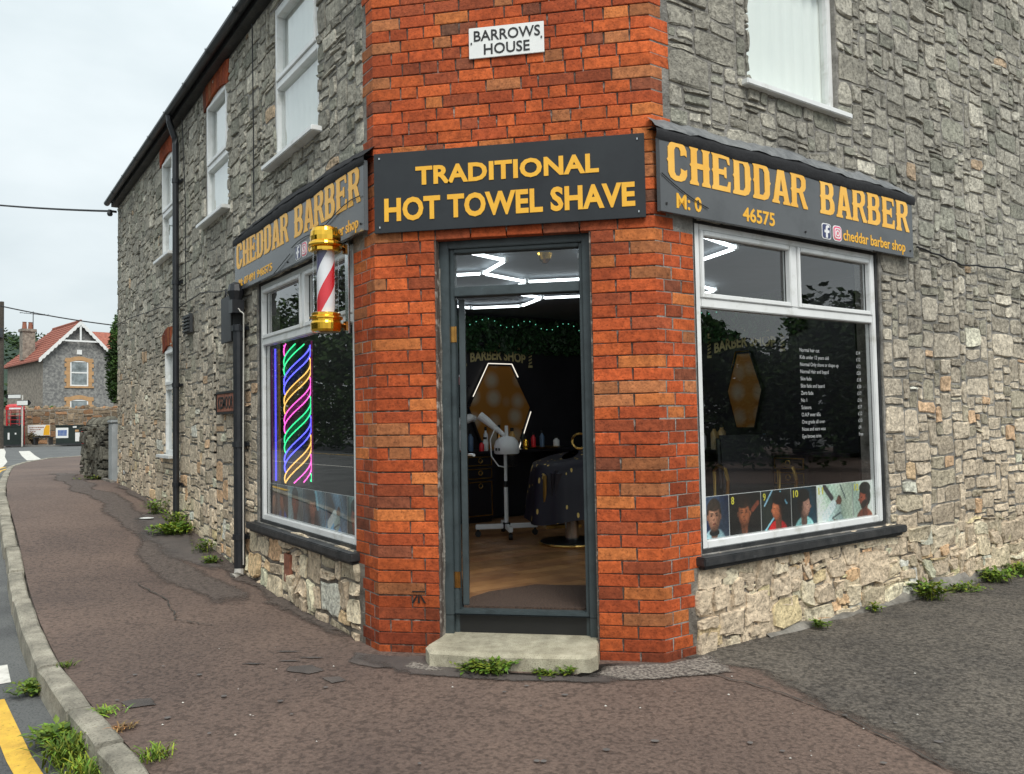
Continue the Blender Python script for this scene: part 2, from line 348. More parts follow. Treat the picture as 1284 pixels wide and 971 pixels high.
SS = sorted(set([-40, -30, -20, -14, -10, -8, -6.5, -5.5, -4.7, -4, -3.3, -2.6, -2.2, -1.8]+[round(-1.4+.35*i, 3) for i in range(52)]+[17, 17.7, 18.4, 19.4, 20.3, 21.2, 22, 22.8, 23.6, 24.2, 24.7, 25.3, 25.9, 26.5, 26.9, 27.2, 27.4, 27.6, 27.8, 28, 28.2]))
def sheet(name, mat, svals, n0, n1, dz, cols=6, parent=None, thin=None):
    m = MB(); vs = []
    for s in svals:
        a, b = (n0(s) if callable(n0) else n0), (n1(s) if callable(n1) else n1)
        vs += [gsn(s, a+(b-a)*k/cols, dz) for k in range(cols+1)]
    fs = [(i*(cols+1)+k, i*(cols+1)+k+1, (i+1)*(cols+1)+k+1, (i+1)*(cols+1)+k) for i in range(len(svals)-1) for k in range(cols)]
    m.add(vs, fs)
    if thin:
        ns_ = len(svals); m.c = [((thin[k]*min(1, i/2, (ns_-1-i)/2)),)*3 for i in range(ns_) for k in range(cols+1)]
    return m.build(name, mat, parent, smooth=True, tint=bool(thin))
def build_ground():
    rs = sorted(set([-600, -200, -60, 45, 60, 100, 200, 400, 1200]+SS))
    m = MB(); ns = [-1200, -300, -80, -40, -12, -2, .5, 1.2, 1.7, 2.4, 4, 8, 14, 40, 120, 400, 1200]
    vs = [gsn(s, n, -.11) for s in rs for n in ns]; k = len(ns)
    m.add(vs, [(i*k+j, i*k+j+1, (i+1)*k+j+1, (i+1)*k+j) for i in range(len(rs)-1) for j in range(k-1)])
    road = struct(m.build('road', 'asphalt', smooth=True), 'grey asphalt road running past the shop')
    pav = struct(sheet('pavement', 'pavement', SS, lambda s: -30.0, lambda s: kn(s)-.012, 0, cols=10), 'brown tarmac pavement around the corner shop')
    # kerb stones, each its own piece
    kb = MB(); kerb = None
    edges = [-4.2, -3.4, -2.5, -1.55, -.6, -.03, .86, 1.9, 2.85, 3.8, 4.75, 5.7, 6.65, 7.6, 8.55, 9.5, 10.45, 11.4, 12.4, 13.4, 14.4, 15.4, 16.4, 17.4, 18.4, 19.4, 20.4, 21.4, 22.2, 23, 23.8, 24.5, 25.1, 25.7, 26.2, 26.6]
    bed = sheet('kerb', 'cement', [s for s in SS if -4.2 <= s <= 26.6], lambda s: kn(s)-.05, lambda s: kn(s)+.09, -.095, cols=1)
    kerb = struct(bed, 'worn concrete kerb along the pavement edge')
    rr = random.Random(5)
    for a, b in zip(edges[:-1], edges[1:]):
        m = MB(); a2, b2 = a+.014, b-.014; dz = rr.uniform(-.006, .008); dn = rr.uniform(-.008, .008)
        if -.7 < a < .9: dz += .012
        prof = [(0, -.12), (0, .005), (.012, .014), (.095, .014), (.112, .0), (.122, -.13)]
        nseg = 4; vs = []
        for i in range(nseg+1):
            s = a2+(b2-a2)*i/nseg; e = .006 if i in (0, nseg) else 0
            for n_, z_ in prof: vs.append(gsn(s, kn(s)+dn+n_+rr.uniform(-.003, .003), z_+dz-e+rr.uniform(-.003, .003)))
        k = 6; fs = [(i*k+j, i*k+j+1, (i+1)*k+j+1, (i+1)*k+j) for i in range(nseg) for j in range(k-1)]+[tuple(range(k)), tuple(range(nseg*k, nseg*k+k))]
        m.add(vs, fs); m.build('kerb_stone', 'kerb_stone', kerb)
    # darker and greyer surfaces laid on the pavement
    rg = random.Random(9)
    def blob(name, mat, pts, dz, jit=.03, par=pav, sub=4, fe=.75):
        out = []
        for i, (x, y) in enumerate(pts):
            x2, y2 = pts[(i+1) % len(pts)]
            for k in range(sub):
                t = k/sub; out.append((x+(x2-x)*t+rg.uniform(-jit, jit), y+(y2-y)*t+rg.uniform(-jit, jit)))
        cx, cy = sum(p[0] for p in out)/len(out), sum(p[1] for p in out)/len(out); k = len(out); mm = MB(); rings = []
        for f, a in ((1.12 if fe < .9 else 1.03, 0.0), (1.0, .42), (fe, 1.0)):
            ring = [(cx+(x-cx)*f, cy+(y-cy)*f) for x, y in out]; rings.append(ring)
            mm.v += [(x, y, gz(x, y)+dz) for x, y in ring]; mm.c += [(a, a, a)]*k
        mm.f = [(j*k+i, j*k+(i+1) % k, (j+1)*k+(i+1) % k, (j+1)*k+i) for j in range(2) for i in range(k)]
        tris = tessellate_polygon([[Vector((x, y, 0)) for x, y in rings[2]]]); mm.f += [tuple(2*k+i for i in t) for t in tris]; mm.mi = [0]*len(mm.f)
        return mm.build(name, mat, par, smooth=True, tint=True)
    blob('driveway_tarmac', 'driveway', [(.95, .12), (1.39, -.07), (1.66, -.62), (1.87, -.96), (2.05, -1.35), (2.4, -2.2), (2.9, -6), (14, -6), (14, 11), (9.5, 8.6), (5, 4.12), (2.5, 1.62)], .005, .012, sub=3, fe=.95)
    blob('grit_patch', 'grit', [(.50, -.30), (.55, -.14), (.92, -.04), (1.12, .14), (1.2, .02), (1.25, -.14), (.95, -.28), (.7, -.36)], .009, .006, sub=3)
    blob('grit_patch', 'grit', [(-.62, -.30), (-.60, -.20), (-.45, -.27), (-.36, -.33), (-.45, -.36)], .009, .006, sub=3)
    blob('tarmac_repair', 'patch', [(-1.02, -.05), (-.62, -.14), (-.6, -.30), (-.78, -.34), (-.98, -.26)], .006, .006, sub=3)
    blob('tarmac_repair', 'patch', [(-1.30, -.38), (-1.18, -.34), (-1.06, -.42), (-1.12, -.49), (-1.28, -.46)], .006, .006, sub=3)
    blob('tarmac_repair', 'patch', [(-1.02, -.55), (-.94, -.51), (-.86, -.57), (-.93, -.63)], .006, .006, sub=3)
    blob('tarmac_repair', 'patch', [(-1.92, -1.05), (-1.80, -.97), (-1.7, -1.06), (-1.82, -1.13)], .006, .006, sub=3)
    for x, y in ((-1.45, -.1), (-1.25, -.2), (-1.35, -.28), (-1.55, -.36)):
        blob('tarmac_crack', 'patch', [(x-.07, y-.01), (x, y+.02), (x+.09, y+.01), (x, y-.012)], .006, .006, sub=3)
    # hairline cracks and trodden gum
    def crack(pts, w, seed):
        rc_ = random.Random(seed); P = []
        for (a, b), (c, d) in zip(pts[:-1], pts[1:]):
            for k in range(14): P.append((a+(c-a)*k/14+rc_.uniform(-.012, .012), b+(d-b)*k/14+rc_.uniform(-.012, .012)))
        mm = MB(); n_ = len(P)
        for i, (x, y) in enumerate(P):
            x2, y2 = P[min(i+1, n_-1)]; x1, y1 = P[max(i-1, 0)]; L_ = math.hypot(x2-x1, y2-y1) or 1; nx, ny = -(y2-y1)/L_, (x2-x1)/L_; ww = w*rc_.uniform(.3, 1.2)*min(1, i/5, (n_-1-i)/5)+.0006
            mm.v += [(x+nx*ww, y+ny*ww, gz(x, y)+.0115), (x-nx*ww, y-ny*ww, gz(x, y)+.0115)]; mm.c += [(1, 1, 1)]*2
        mm.f = [(2*i, 2*i+1, 2*i+3, 2*i+2) for i in range(n_-1)]; mm.mi = [0]*len(mm.f); mm.build('crack', 'crack_dirt', pav)
    crack([(.95, -.1), (1.35, -.35), (1.7, -.75), (2.1, -1.5)], .007, 2)
    crack([(-2.2, .4), (-2.6, .5), (-3.0, 1.0), (-3.8, 1.6)], .006, 4)
    gm_ = MB()
    for k in range(34):
        x, y = rg.uniform(-2.2, 2.2), rg.uniform(-1.7, -.45); s_, n_ = SN(x, y)
        if n_ > kn(s_)-.1: continue
        gm_.lathe((x, y, gz(x, y)+.010), [(rg.uniform(.006, .016), 0), (.004, .0012)], 8, sx=rg.uniform(.8, 1.4))
    gm_.build('gum_spots', 'gum', pav, kind='stuff')
    # trench repair running along the footway and a damp patch by the wall
    sv = [1.6+.25*i for i in range(52)]
    wob = lambda s: .05*math.sin(s*2.3)+.03*math.sin(s*5.1)
    tr0 = lambda s: np.interp(s, [1.6, 2.6, 3.5, 5, 7, 10, 14.5], [.55, .62, .7, .62, .62, .75, .55])+wob(s)
    sheet('trench_repair', 'trench', sv, lambda s: tr0(s)+.06, lambda s: tr0(s)-.42+.04*math.sin(s*3.7), .005, cols=4, parent=pav, thin=(0, .7, .7, .7, 0))
    sheet('damp_patch', 'patch', [2.9+.2*i for i in range(18)], lambda s: .05, lambda s: .12+.52*math.sin(max(0, min(1, (s-2.9)/3.4))*math.pi)**.6+.05*math.sin(s*7), .007, cols=3, parent=pav, thin=(.9, .8, .6, 0))
    sheet('wall_edge_grime', 'trench', [.15+.3*i for i in range(32)], lambda s: .0, lambda s: .18+.05*math.sin(s*5)+.03*math.sin(s*13), .010, cols=2, parent=pav, thin=(1, .6, 0))
    blob('wall_edge_grime', 'patch', [(-.95, -.12), (-.55, -.09), (.0, -.36), (.5, -.34), (.62, -.08), (.95, -.03), (.9, -.16), (.56, -.42), (0, -.46), (-.56, -.42), (-.9, -.2)], .008, .006, sub=3)
    # paint on the road
    def strip(name, mat, svals, nc, w, dz=.005):
        return sheet(name, mat, svals, lambda s: (nc(s) if callable(nc) else nc)-w/2, lambda s: (nc(s) if callable(nc) else nc)+w/2, -.11+dz, cols=1, parent=road)
    strip('yellow_line', 'yellow_paint', [-2.2+.2*i for i in range(16)], lambda s: kn(s)+.335, .10)
    strip('white_mark', 'white_paint', [1.12, 1.25, 1.4, 1.52], lambda s: 1.95, .10)
    strip('yellow_line', 'yellow_paint', [8+.5*i for i in range(29)], lambda s: kn(s)+.30, .09)
    strip('yellow_line', 'yellow_paint', [8+.5*i for i in range(29)], lambda s: kn(s)+.52, .09)
    strip('white_line', 'white_paint', [20.5+i*.8 for i in range(36)], lambda s: np.interp(s, [20, 22, 26, 32, 40, 48.5], [1.5, 1.25, .95, .75, .35, .05]), .42)
    strip('white_line', 'white_paint', [26.8+i*.8 for i in range(18)], lambda s: np.interp(s, [26, 32, 41], [-.05, -.25, -.65]), .45)
    strip('white_line', 'white_paint', [-30+i for i in range(75)], 5.2, .1)
    strip('yellow_line', 'yellow_paint', [-20+i for i in range(60)], 8.3, .1)
    return road, pav
ROAD, PAV = build_ground()

# ------------------------------------------------------------------ the shop building
SHOP = thing('shop_building', (0, .6, 0), 'grey rubble stone corner building with red brick quoins and barber shop below', 'building')
ZT = 5.06
LWIN = (.335, 2.40, .60, 2.69)     # shop windows on both streets: u0,u1,z0,z1
UPL = [(.92, 1.90, 3.60, 4.94), (3.28, 4.12, 3.57, 4.88), (5.66, 6.34, 3.56, 4.88)]
DWL = (5.62, 6.18, 1.08, 2.45)
UPR = (.905, 1.935, 3.66, 4.92)
LEND, REND = 9.72, 7.6
DOOR = (-.478, .485, .10, 2.62)
def wall_core(name, F, u0, u1, z0, z1, holes, o=0.0, th=.2, mat='mortar'):
    us = sorted({u0, u1, *[h[0] for h in holes], *[h[1] for h in holes]}); zs = sorted({z0, z1, *[h[2] for h in holes], *[h[3] for h in holes]})
    us = [u for u in us if u0 <= u <= u1]; zs = [z for z in zs if z0 <= z <= z1]
    inh = lambda u, z: any(h[0] < u < h[1] and h[2] < z < h[3] for h in holes)
    m = MB()
    for a, b in zip(us[:-1], us[1:]):
        for c, d in zip(zs[:-1], zs[1:]):
            if inh((a+b)/2, (c+d)/2): continue
            for oo in (o, o-th): m.quad(F(a, oo, c), F(b, oo, c), F(b, oo, d), F(a, oo, d))
    for h in holes:
        a, b, c, d = h
        for p, q in (((a, c), (a, d)), ((b, c), (b, d)), ((a, c), (b, c)), ((a, d), (b, d))):
            m.quad(F(p[0], o, p[1]), F(q[0], o, q[1]), F(q[0], o-th, q[1]), F(p[0], o-th, p[1]))
    return m.build(name, mat, SHOP)
HL = [LWIN, *UPL, DWL]; HR = [LWIN, UPR]
core_l = wall_core('left_wall', FL, 0, LEND, -.25, ZT, HL); core_l['label'] = 'grey rubble stone wall along the pavement'
core_r = wall_core('right_wall', FR, 0, REND, -.25, 5.85, HR); core_r['label'] = 'grey rubble stone wall on the side street'
core_c = wall_core('corner_wall', FC, -HW, HW, -.25, ZT, [(DOOR[0], DOOR[1], -.25, DOOR[3])], o=-.006, mat='brick_mortar'); core_c['label'] = 'orange red brick corner with the shop door'
ew = MB()       # far end wall and back walls
pA, pB = FL(LEND, 0, 0), FL(LEND, -6, 0)
for F_, u in ((FL, LEND), (FR, REND)):
    ew.quad(F_(u, 0, -.25), F_(u, -8.8, -.25), F_(u, -8.8, ZT), F_(u, 0, ZT))
ew.build('end_wall', 'far_stone', SHOP)

# --- rubble stones -------------------------------------------------
def vnoise(seed):
    r = np.random.default_rng(seed); G = r.uniform(-1, 1, (64, 64, 2))
    def f(u, z, sc_):
        a, b = u*sc_, z*sc_; i, j = math.floor(a), math.floor(b); fu, fz = a-i, b-j
        fu = fu*fu*(3-2*fu); fz = fz*fz*(3-2*fz); g = lambda p, q: G[p % 64, q % 64]
        return (g(i, j)*(1-fu)+g(i+1, j)*fu)*(1-fz)+(g(i, j+1)*(1-fu)+g(i+1, j+1)*fu)*fz
    return f
def stone_tint(r, z, F):
    k = min(1, max(0, (z-.3)/2.6)); k = k**.8
    low = np.array(lin((228, 209, 186))); high = np.array(lin((174, 171, 163)))
    c = low*(1-k)+high*k
    c = c*r.uniform(.72, 1.16)
    t = r.random()
    if t < .09*(1.1-k): c = c*np.array((1.22, .98, .80))
    elif t < .20: c = c*np.array((.96, 1.0, .98))*.86
    elif t < .27: c = np.minimum(c*1.4, .74)
    return tuple(np.clip(c, .03, .78))
def rubble(F, u0, u1, z0, z1, holes, seed, cell=(.044, .036), zbot=None, ztop=None, wmax=8, hmax=5, tintf=stone_tint, joint=(.002, .009), proud=(.004, .017), amp=.013, tilt=0.0):
    """irregular roughly coursed stones; every stone comes back as its own little mesh"""
    r = random.Random(seed); vn = vnoise(seed); gu, gv = cell
    nu, nz = int((u1-u0)/gu), int((z1-z0)/gv); occ = np.zeros((nu, nz), bool)
    for h in holes:
        a, b = int(round((h[0]-u0)/gu)), int(round((h[1]-u0)/gu)); c, d = int(round((h[2]-z0)/gv)), int(round((h[3]-z0)/gv))
        occ[max(0, a):max(0, b), max(0, c):max(0, d)] = True
    out = []
    for j in range(nz):
        i = 0
        while i < nu:
            if occ[i, j]: i += 1; continue
            big = r.random() < .2
            w = r.randint(6, wmax+1) if big else r.choice((2, 3, 3, 4, 5, 5, 6)); h = r.randint(4, hmax+1) if big else r.choice((1, 2, 2, 3, 3, 4))
            if h == 1: w = min(w+1, 6)
            w0 = 1
            while w0 < w and i+w0 < nu and not occ[i+w0, j]: w0 += 1
            w = w0
            if i+w < nu and not occ[i+w, j] and (i+w+1 >= nu or occ[i+w+1, j]): w += 1
            h0 = 1
            while h0 < h and j+h0 < nz and not occ[i:i+w, j+h0].any(): h0 += 1
            h = h0; occ[i:i+w, j:j+h] = True
            out.append((i, j, w, h)); i += w
    res = []
    for i, j, w, h in out:
        a, b, c, d = u0+i*gu, u0+(i+w)*gu, z0+j*gv, z0+(j+h)*gv
        uc, zc = (a+b)/2, (c+d)/2
        if zbot and zbot(uc) > d-.01: continue
        if ztop and d > min(ztop(a), ztop(b)): continue
        ns = 3 if w >= 4 else 2; nh = 3 if h >= 4 else 2
        P = [(a+(b-a)*k/ns, c) for k in range(ns)]+[(b, c+(d-c)*k/nh) for k in range(nh)]+[(b-(b-a)*k/ns, d) for k in range(ns)]+[(a, d-(d-c)*k/nh) for k in range(nh)]
        corners = {0, ns, ns+nh, 2*ns+nh}
        g = r.uniform(*joint); Q = []
        for k, (u, z) in enumerate(P):
            dv = vn(u, z, 6.3)*amp+vn(u+9.1, z, 2.1)*amp*1.2
            u2, z2 = u+dv[0], z+dv[1]*.9+tilt*math.sin(u*1.7)
            hx = max((b-a)/2, .02); hz = max((d-c)/2, .02)
            kx, kz = 1-(g+r.uniform(0, .006))/hx, 1-(g+r.uniform(0, .006))/hz
            rc = r.uniform(.84, 1.02) if k in corners else r.uniform(.93, 1.04)
            uc2, zc2 = uc+dv[0], zc+dv[1]*.9+tilt*math.sin(u*1.7)
            Q.append((uc2+(u2-uc2)*kx*rc, zc2+(z2-zc2)*kz*rc))
        n = len(Q); p = r.uniform(*proud); cu = sum(q[0] for q in Q)/n; cz = sum(q[1] for q in Q)/n
        tx, tz = r.uniform(-.5, .5)*p, r.uniform(-.5, .5)*p
        vs = [F(q[0], -.09, q[1]) for q in Q]+[F(q[0], p*.55+r.uniform(-.004, .004), q[1]) for q in Q]
        ins = r.uniform(.84, .95)
        for q in Q:
            du, dz = q[0]-cu, q[1]-cz
            vs.append(F(cu+du*ins+r.uniform(-.004, .004), p+r.uniform(-.28, .28)*p+tx*du/max(b-a, .05)*2+tz*dz/max(d-c, .05)*2, cz+dz*ins+r.uniform(-.004, .004)))
        vs.append(F(cu+r.uniform(-.2, .2)*(b-a), p*r.uniform(.7, 1.2), cz+r.uniform(-.2, .2)*(d-c)))
        fs = [(k, (k+1) % n, n+(k+1) % n, n+k) for k in range(n)]+[(n+k, n+(k+1) % n, 2*n+(k+1) % n, 2*n+k) for k in range(n)]+[(2*n+k, 2*n+(k+1) % n, 3*n) for k in range(n)]
        ct = F(uc, 0, zc); px, py = project(ct)
        dist = (ct-CAM).length; ar = (b-a)*(d-c)/dist**2*abs((ct-CAM).normalized().dot(F.uo))
        if not (-10 < px < 1294 and -10 < py < 981): ar *= 1e-4
        res.append((ar, vs, fs, tintf(r, zc, F)))
    return res
FASR = (.0, 2.86, 2.68, 3.16)
BR_L = [(0, .30, -.25, 2.70), (0, .12, 2.70, ZT)]
def holes_for(base, fas):
    return base+[(-.1, .335, .55, 2.72), (-.1, .25, -.3, .56), (-.1, .12, 2.7, 9)]+fas
gl = lambda u: float(np.interp(u, HS[:, 0], HS[:, 1]))-.02
LOWL, LOWR = (.0, 3.2, -.06, .55), (.0, 4.9, -.06, .55)
st_l = rubble(FL, 0, LEND, -.05, ZT, holes_for(HL, [(.1, 2.85, 2.74, 3.06), LOWL]), 21, zbot=gl)
lowkw = dict(cell=(.052, .046), joint=(.004, .013), proud=(.008, .034), amp=.034, wmax=6, hmax=4)
st_l += rubble(FL, .25, 3.2, -.05, .55, [], 22, zbot=gl, **lowkw)
gab = lambda t: 5.93+.7*t if t < 3.26 else 8.21-.7*(t-3.26)
st_r = rubble(FR, 0, REND, -.05, 8.0, holes_for(HR, [(.1, 2.75, 2.74, 3.06)]), 33, ztop=lambda t: gab(t)-.02)
st_r += rubble(FR, .25, 4.9, -.05, .55, [], 34, **lowkw)
for F_, u1_ in ((FL, 3.25), (FR, 4.95)):
    dm = MB(); dm.quad(F_(.2, .003, -.2), F_(u1_, .003, -.2), F_(u1_, .003, .53), F_(.2, .003, .53)); dm.build('low_pointing', 'dirty_mortar', SHOP)
gm = MB(); gm.poly(FR, [(0, 5.8501), (REND, 5.8501), (REND, max(5.86, gab(REND))), (3.26, 8.21), (0, 5.93)], 0, depth=.3); gm.poly(FC, [(-HW, ZT+.001), (HW, ZT+.001), (HW, 5.93)], -.004, depth=.3); gm.build('gable_top', 'mortar', SHOP)
allst = [(a, core_l, v, f, t) for a, v, f, t in st_l]+[(a, core_r, v, f, t) for a, v, f, t in st_r]
allst.sort(key=lambda q: -q[0])
rest = MB()
for k, (a, par, v, f, t) in enumerate(allst):
    if k < 300: MB().add(v, f, t).build('stone', 'stone', par, tint=True)
    else: rest.add(v, f, t)
rest.build('rubble_masonry', 'stone', SHOP, tint=True, kind='stuff')

# --- bricks --------------------------------------------------------
BP = [((196, 78, 44), 5), ((206, 86, 47), 5), ((182, 72, 43), 4), ((166, 70, 46), 2.4), ((208, 104, 60), 1.6), ((146, 70, 52), 1.1), ((182, 98, 66), 2.0), ((116, 66, 54), .25)]
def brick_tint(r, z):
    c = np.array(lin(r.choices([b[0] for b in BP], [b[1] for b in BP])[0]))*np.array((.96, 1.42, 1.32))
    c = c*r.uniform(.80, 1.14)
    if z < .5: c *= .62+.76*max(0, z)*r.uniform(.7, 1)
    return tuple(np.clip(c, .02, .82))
def plan_pt(q):
    """point on the plan of the corner: q<-HW on the left wall, q>HW on the right wall, else on the corner face; plus inward normal"""
    if q < -HW: s = -HW-q; return Vector((-HW-s*S, s*S, 0)), Vector((S, S, 0))
    if q > HW: s = q-HW; return Vector((HW+s*S, s*S, 0)), Vector((-S, S, 0))
    if q == HW: n = (Vector((0, 1, 0))+Vector((-S, S, 0))).normalized()/math.cos(math.radians(22.5)); return Vector((HW, 0, 0)), n
    if q == -HW: n = (Vector((0, 1, 0))+Vector((S, S, 0))).normalized()/math.cos(math.radians(22.5)); return Vector((-HW, 0, 0)), n
    return Vector((q, 0, 0)), Vector((0, 1, 0))
def brick_mesh(q0, q1, z0, z1, r):
    qs = [q0]+[c for c in (-HW, HW) if q0 < c < q1]+[q1]
    pr = r.uniform(.001, .006); e = .004; prof = [(.06, z0), (.002-pr, z0), (-pr, z0+e), (-pr, z1-e), (.002-pr, z1), (.06, z1)]
    tw = r.uniform(-.002, .002); vs = []
    for i, q in enumerate(qs):
        pt, n = plan_pt(q)
        for k, (d, z) in enumerate(prof):
            pp = pt
            if k in (2, 3) and i in (0, len(qs)-1):
                pp = plan_pt(q+(e if i == 0 else -e))[0]
            v = pp+n*d; vs.append((v.x, v.y, z+(tw if i else -tw)))
    k = 6; m = len(qs)
    fs = [(i*k+j, i*k+j+1, (i+1)*k+j+1, (i+1)*k+j) for i in range(m-1) for j in range(k-1)]+[tuple(range(k)), tuple(range((m-1)*k, m*k))]
    return vs, fs
def bricks():
    r = random.Random(3); CH = .0765; out = []; z = -.09; row = 0
    while z < ZT-.05:
        A = row % 2 == 0
        segs = []
        if z+CH < DOOR[3]+.0:     # two piers either side of the door
            rt = .33 if z > .55 or A else .27
            if z < .52: rt = (.262, .235)[A]
            jr = [DOOR[1]+.006, DOOR[1]+(.155 if A else .245)+r.uniform(-.006, .006), HW+(.07 if A else .135)+r.uniform(-.005, .005)]
            jr += [HW+.215] if A and rt > .27 else []; jr += [HW+rt]
            jl = [-DOOR[0]+.006, -DOOR[0]+(.10 if A else .185)+r.uniform(-.006, .006)]
            jl += [HW-.075] if (not A and r.random() < .4) else []
            jl += [HW+(.065 if A else .125)+r.uniform(-.005, .005)]+([HW+.2] if A and rt > .27 else [])+[HW+rt]
            segs.append(jr); segs.append([-q for q in reversed(jl)])
        else:
            tooth = (row//4) % 2 == 0
            rt = (.16 if tooth else .10)
            js = [-HW-rt, -HW+(.12 if A else .19)+r.uniform(-.01, .01)]
            while js[-1] < HW-.33:
                js.append(js[-1]+(.225 if r.random() < .55 else .113)+r.uniform(-.006, .006))
            js.append(HW-(.12 if A else .2)) if js[-1] < HW-.25 else None
            js.append(HW+rt); segs.append(js)
        for js in segs:
            for a, b in zip(js[:-1], js[1:]):
                zz = z+r.uniform(-.0015, .0015)
                vs, fs = brick_mesh(a+.0034, b-.0034, zz+.0032, zz+CH-.0032, r)
                c = Vector(vs[2]); px, py = project(c); ar = (b-a)/(c-CAM).length**2
                if not (0 < px < 1284 and 0 < py < 971) or (472 < px < 800 and 195 < py < 265): ar *= .001
                if z < .0: ar *= .3
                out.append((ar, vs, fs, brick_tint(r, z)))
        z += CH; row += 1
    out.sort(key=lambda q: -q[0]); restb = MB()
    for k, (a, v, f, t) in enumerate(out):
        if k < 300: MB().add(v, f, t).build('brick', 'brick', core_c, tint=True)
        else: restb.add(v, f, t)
    # arched brick heads over the stone wall windows
    for (u0, u1, z0, z1) in (*UPL[1:], DWL):
        n = 9; uc = (u0+u1)/2; hw = (u1-u0)/2+.04
        for i in range(n):
            a0, a1 = -1+2*i/n, -1+2*(i+1)/n
            zf = lambda a: z1-.085*a*a+.0
            P = [(uc+a0*hw+.004, zf(a0)), (uc+a1*hw-.004, zf(a1)), (uc+a1*hw*1.09-.004, zf(a1)+.23), (uc+a0*hw*1.09+.004, zf(a0)+.23)]
            P = [(u, min(z, ZT-.005)) for u, z in P]
            restb.poly(FL, P, .02, depth=.1, c=tuple(.62*q for q in brick_tint(r, 2)))
    restb.build('brick_masonry', 'brick', SHOP, tint=True, kind='stuff')
    # survey bench mark cut into a low brick of the left pier
    m = MB()
    m.box(FC, -.66, -.575, .0065, .009, .392, .399)
    for a in (-.028, 0, .028): m.poly(FC, [(-.6175+a*.35-.004, .375), (-.6175+a*.35+.004, .375), (-.6175+a*1.4+.007, .325), (-.6175+a*1.4-.007, .325)], .009, depth=.0025)
    m.build('bench_mark', 'ink_black', SHOP)
bricks()

# --- windows -------------------------------------------------------
def bars(m, F, u0, u1, z0, z1, w, o0, o1):
    """a rectangular frame of four bars butted end to end"""
    m.box(F, u0, u0+w, o0, o1, z0, z1); m.box(F, u1-w, u1, o0, o1, z0, z1)
    m.box(F, u0+w, u1-w, o0, o1, z0, z0+w); m.box(F, u0+w, u1-w, o0, o1, z1-w, z1)
def shop_window(F, lab, mull):
    u0, u1, z0, z1 = LWIN
    m = MB(); bars(m, F, u0-.002, u1+.002, z0-.002, z1+.002, .028, -.11, -.012); lining = m.build('window_lining', 'black_paint', SHOP)
    a, b, c, d = u0+.026, u1-.026, z0+.026, z1-.016
    zt = 2.165; fw_ = .05
    m = MB(); bars(m, F, a, b, c, d, fw_, -.085, -.02); m.box(F, a+fw_, b-fw_, -.085, -.018, zt-.03, zt+.03); m.box(F, mull-.03, mull+.03, -.085, -.018, zt+.03, d-fw_)
    w = m.build('shop_window', 'upvc', SHOP, bevel=.006); w['label'] = lab
    m = MB()
    for p, q in ((a+fw_, mull-.03), (mull+.03, b-fw_)): bars(m, F, p, q, zt+.03, d-fw_, .032, -.07, -.008)
    m.build('sash', 'upvc', w, bevel=.005)
    gs = [(a+fw_-.005, b-fw_+.005, c+fw_-.005, zt-.026), (a+fw_+.028, mull-.058, zt+.058, d-fw_-.028), (mull+.058, b-fw_-.028, zt+.058, d-fw_-.028)]
    for p, q, e, f in gs:
        MB().quad(F(p, -.05, e), F(q, -.05, e), F(q, -.05, f), F(p, -.05, f)).build('pane', 'pane', w)
        g = MB(); bars(g, F, p-.004, q+.004, e-.004, f+.004, .009, -.054, -.046); g.build('gasket', 'ink_black', w)
    m = MB(); m.box(F, u0-.06, u1+.14, -.08, .075, z0-.062, z0-.006); m.box(F, u0-.04, u1+.12, -.02, .05, z0-.085, z0-.0621)
    s = m.build('sill', 'black_paint', SHOP, bevel=.007); s['label'] = 'black painted stone sill under the shop window'
    return w
WL = shop_window(FL, 'white framed shop window with coloured lights behind it', 1.34)
WR = shop_window(FR, 'white framed shop window with price list and barber pictures', 1.375)
def house_window(F, hole, lab, sill=True, split=.45, zc=None):
    u0, u1, z0, z1 = hole
    if F is FL: F = Fr(F(0, .03, 0), F.ux, F.uo)
    m = MB(); bars(m, F, u0-.01, u1+.01, z0+.02, z1, .055, -.10, -.035)
    zm = z0+(z1-z0)*split; m.box(F, u0+.045, u1-.045, -.10, -.033, zm-.03, zm+.03)
    w = m.build('house_window', 'upvc', SHOP, bevel=.005); w['label'] = lab
    m = MB(); bars(m, F, u0+.046, u1-.046, zm+.031, z1-.056, .04, -.09, -.02); m.build('sash', 'upvc', w, bevel=.004)
    MB().quad(F(u0+.03, -.07, z0+.04), F(u1-.03, -.07, z0+.04), F(u1-.03, -.07, z1-.03), F(u0+.03, -.07, z1-.03)).build('pane', 'pane', w)
    # net curtain hanging in folds
    cm = MB(); n = 26; vs = []
    for k in range(n+1):
        u = u0+.02+(u1-u0-.04)*k/n; o = -.108-.010*math.sin(k*1.9)-.005*math.sin(k*4.3)
        vs += [F(u, o, z0+.03), F(u, o, z1)]
    cm.add(vs, [(2*k, 2*k+2, 2*k+3, 2*k+1) for k in range(n)]); cm.build('net_curtain', 'curtain', w, smooth=True)
    if sill:
        m = MB(); m.box(F, u0-.07, u1+.10, -.10, .06, z0-.022, z0+.019); m.build('sill', 'upvc', w, bevel=.006)
house_window(FL, UPL[0], 'white upstairs sash window above the left shop sign', split=.5)
house_window(FL, UPL[1], 'white upstairs window beside the downpipe')
house_window(FL, UPL[2], 'white upstairs window farthest from the corner')
house_window(FL, DWL, 'tall white ground floor window beside the downpipe', split=.62)
house_window(FR, UPR, 'white upstairs window above the right shop sign', split=.78)

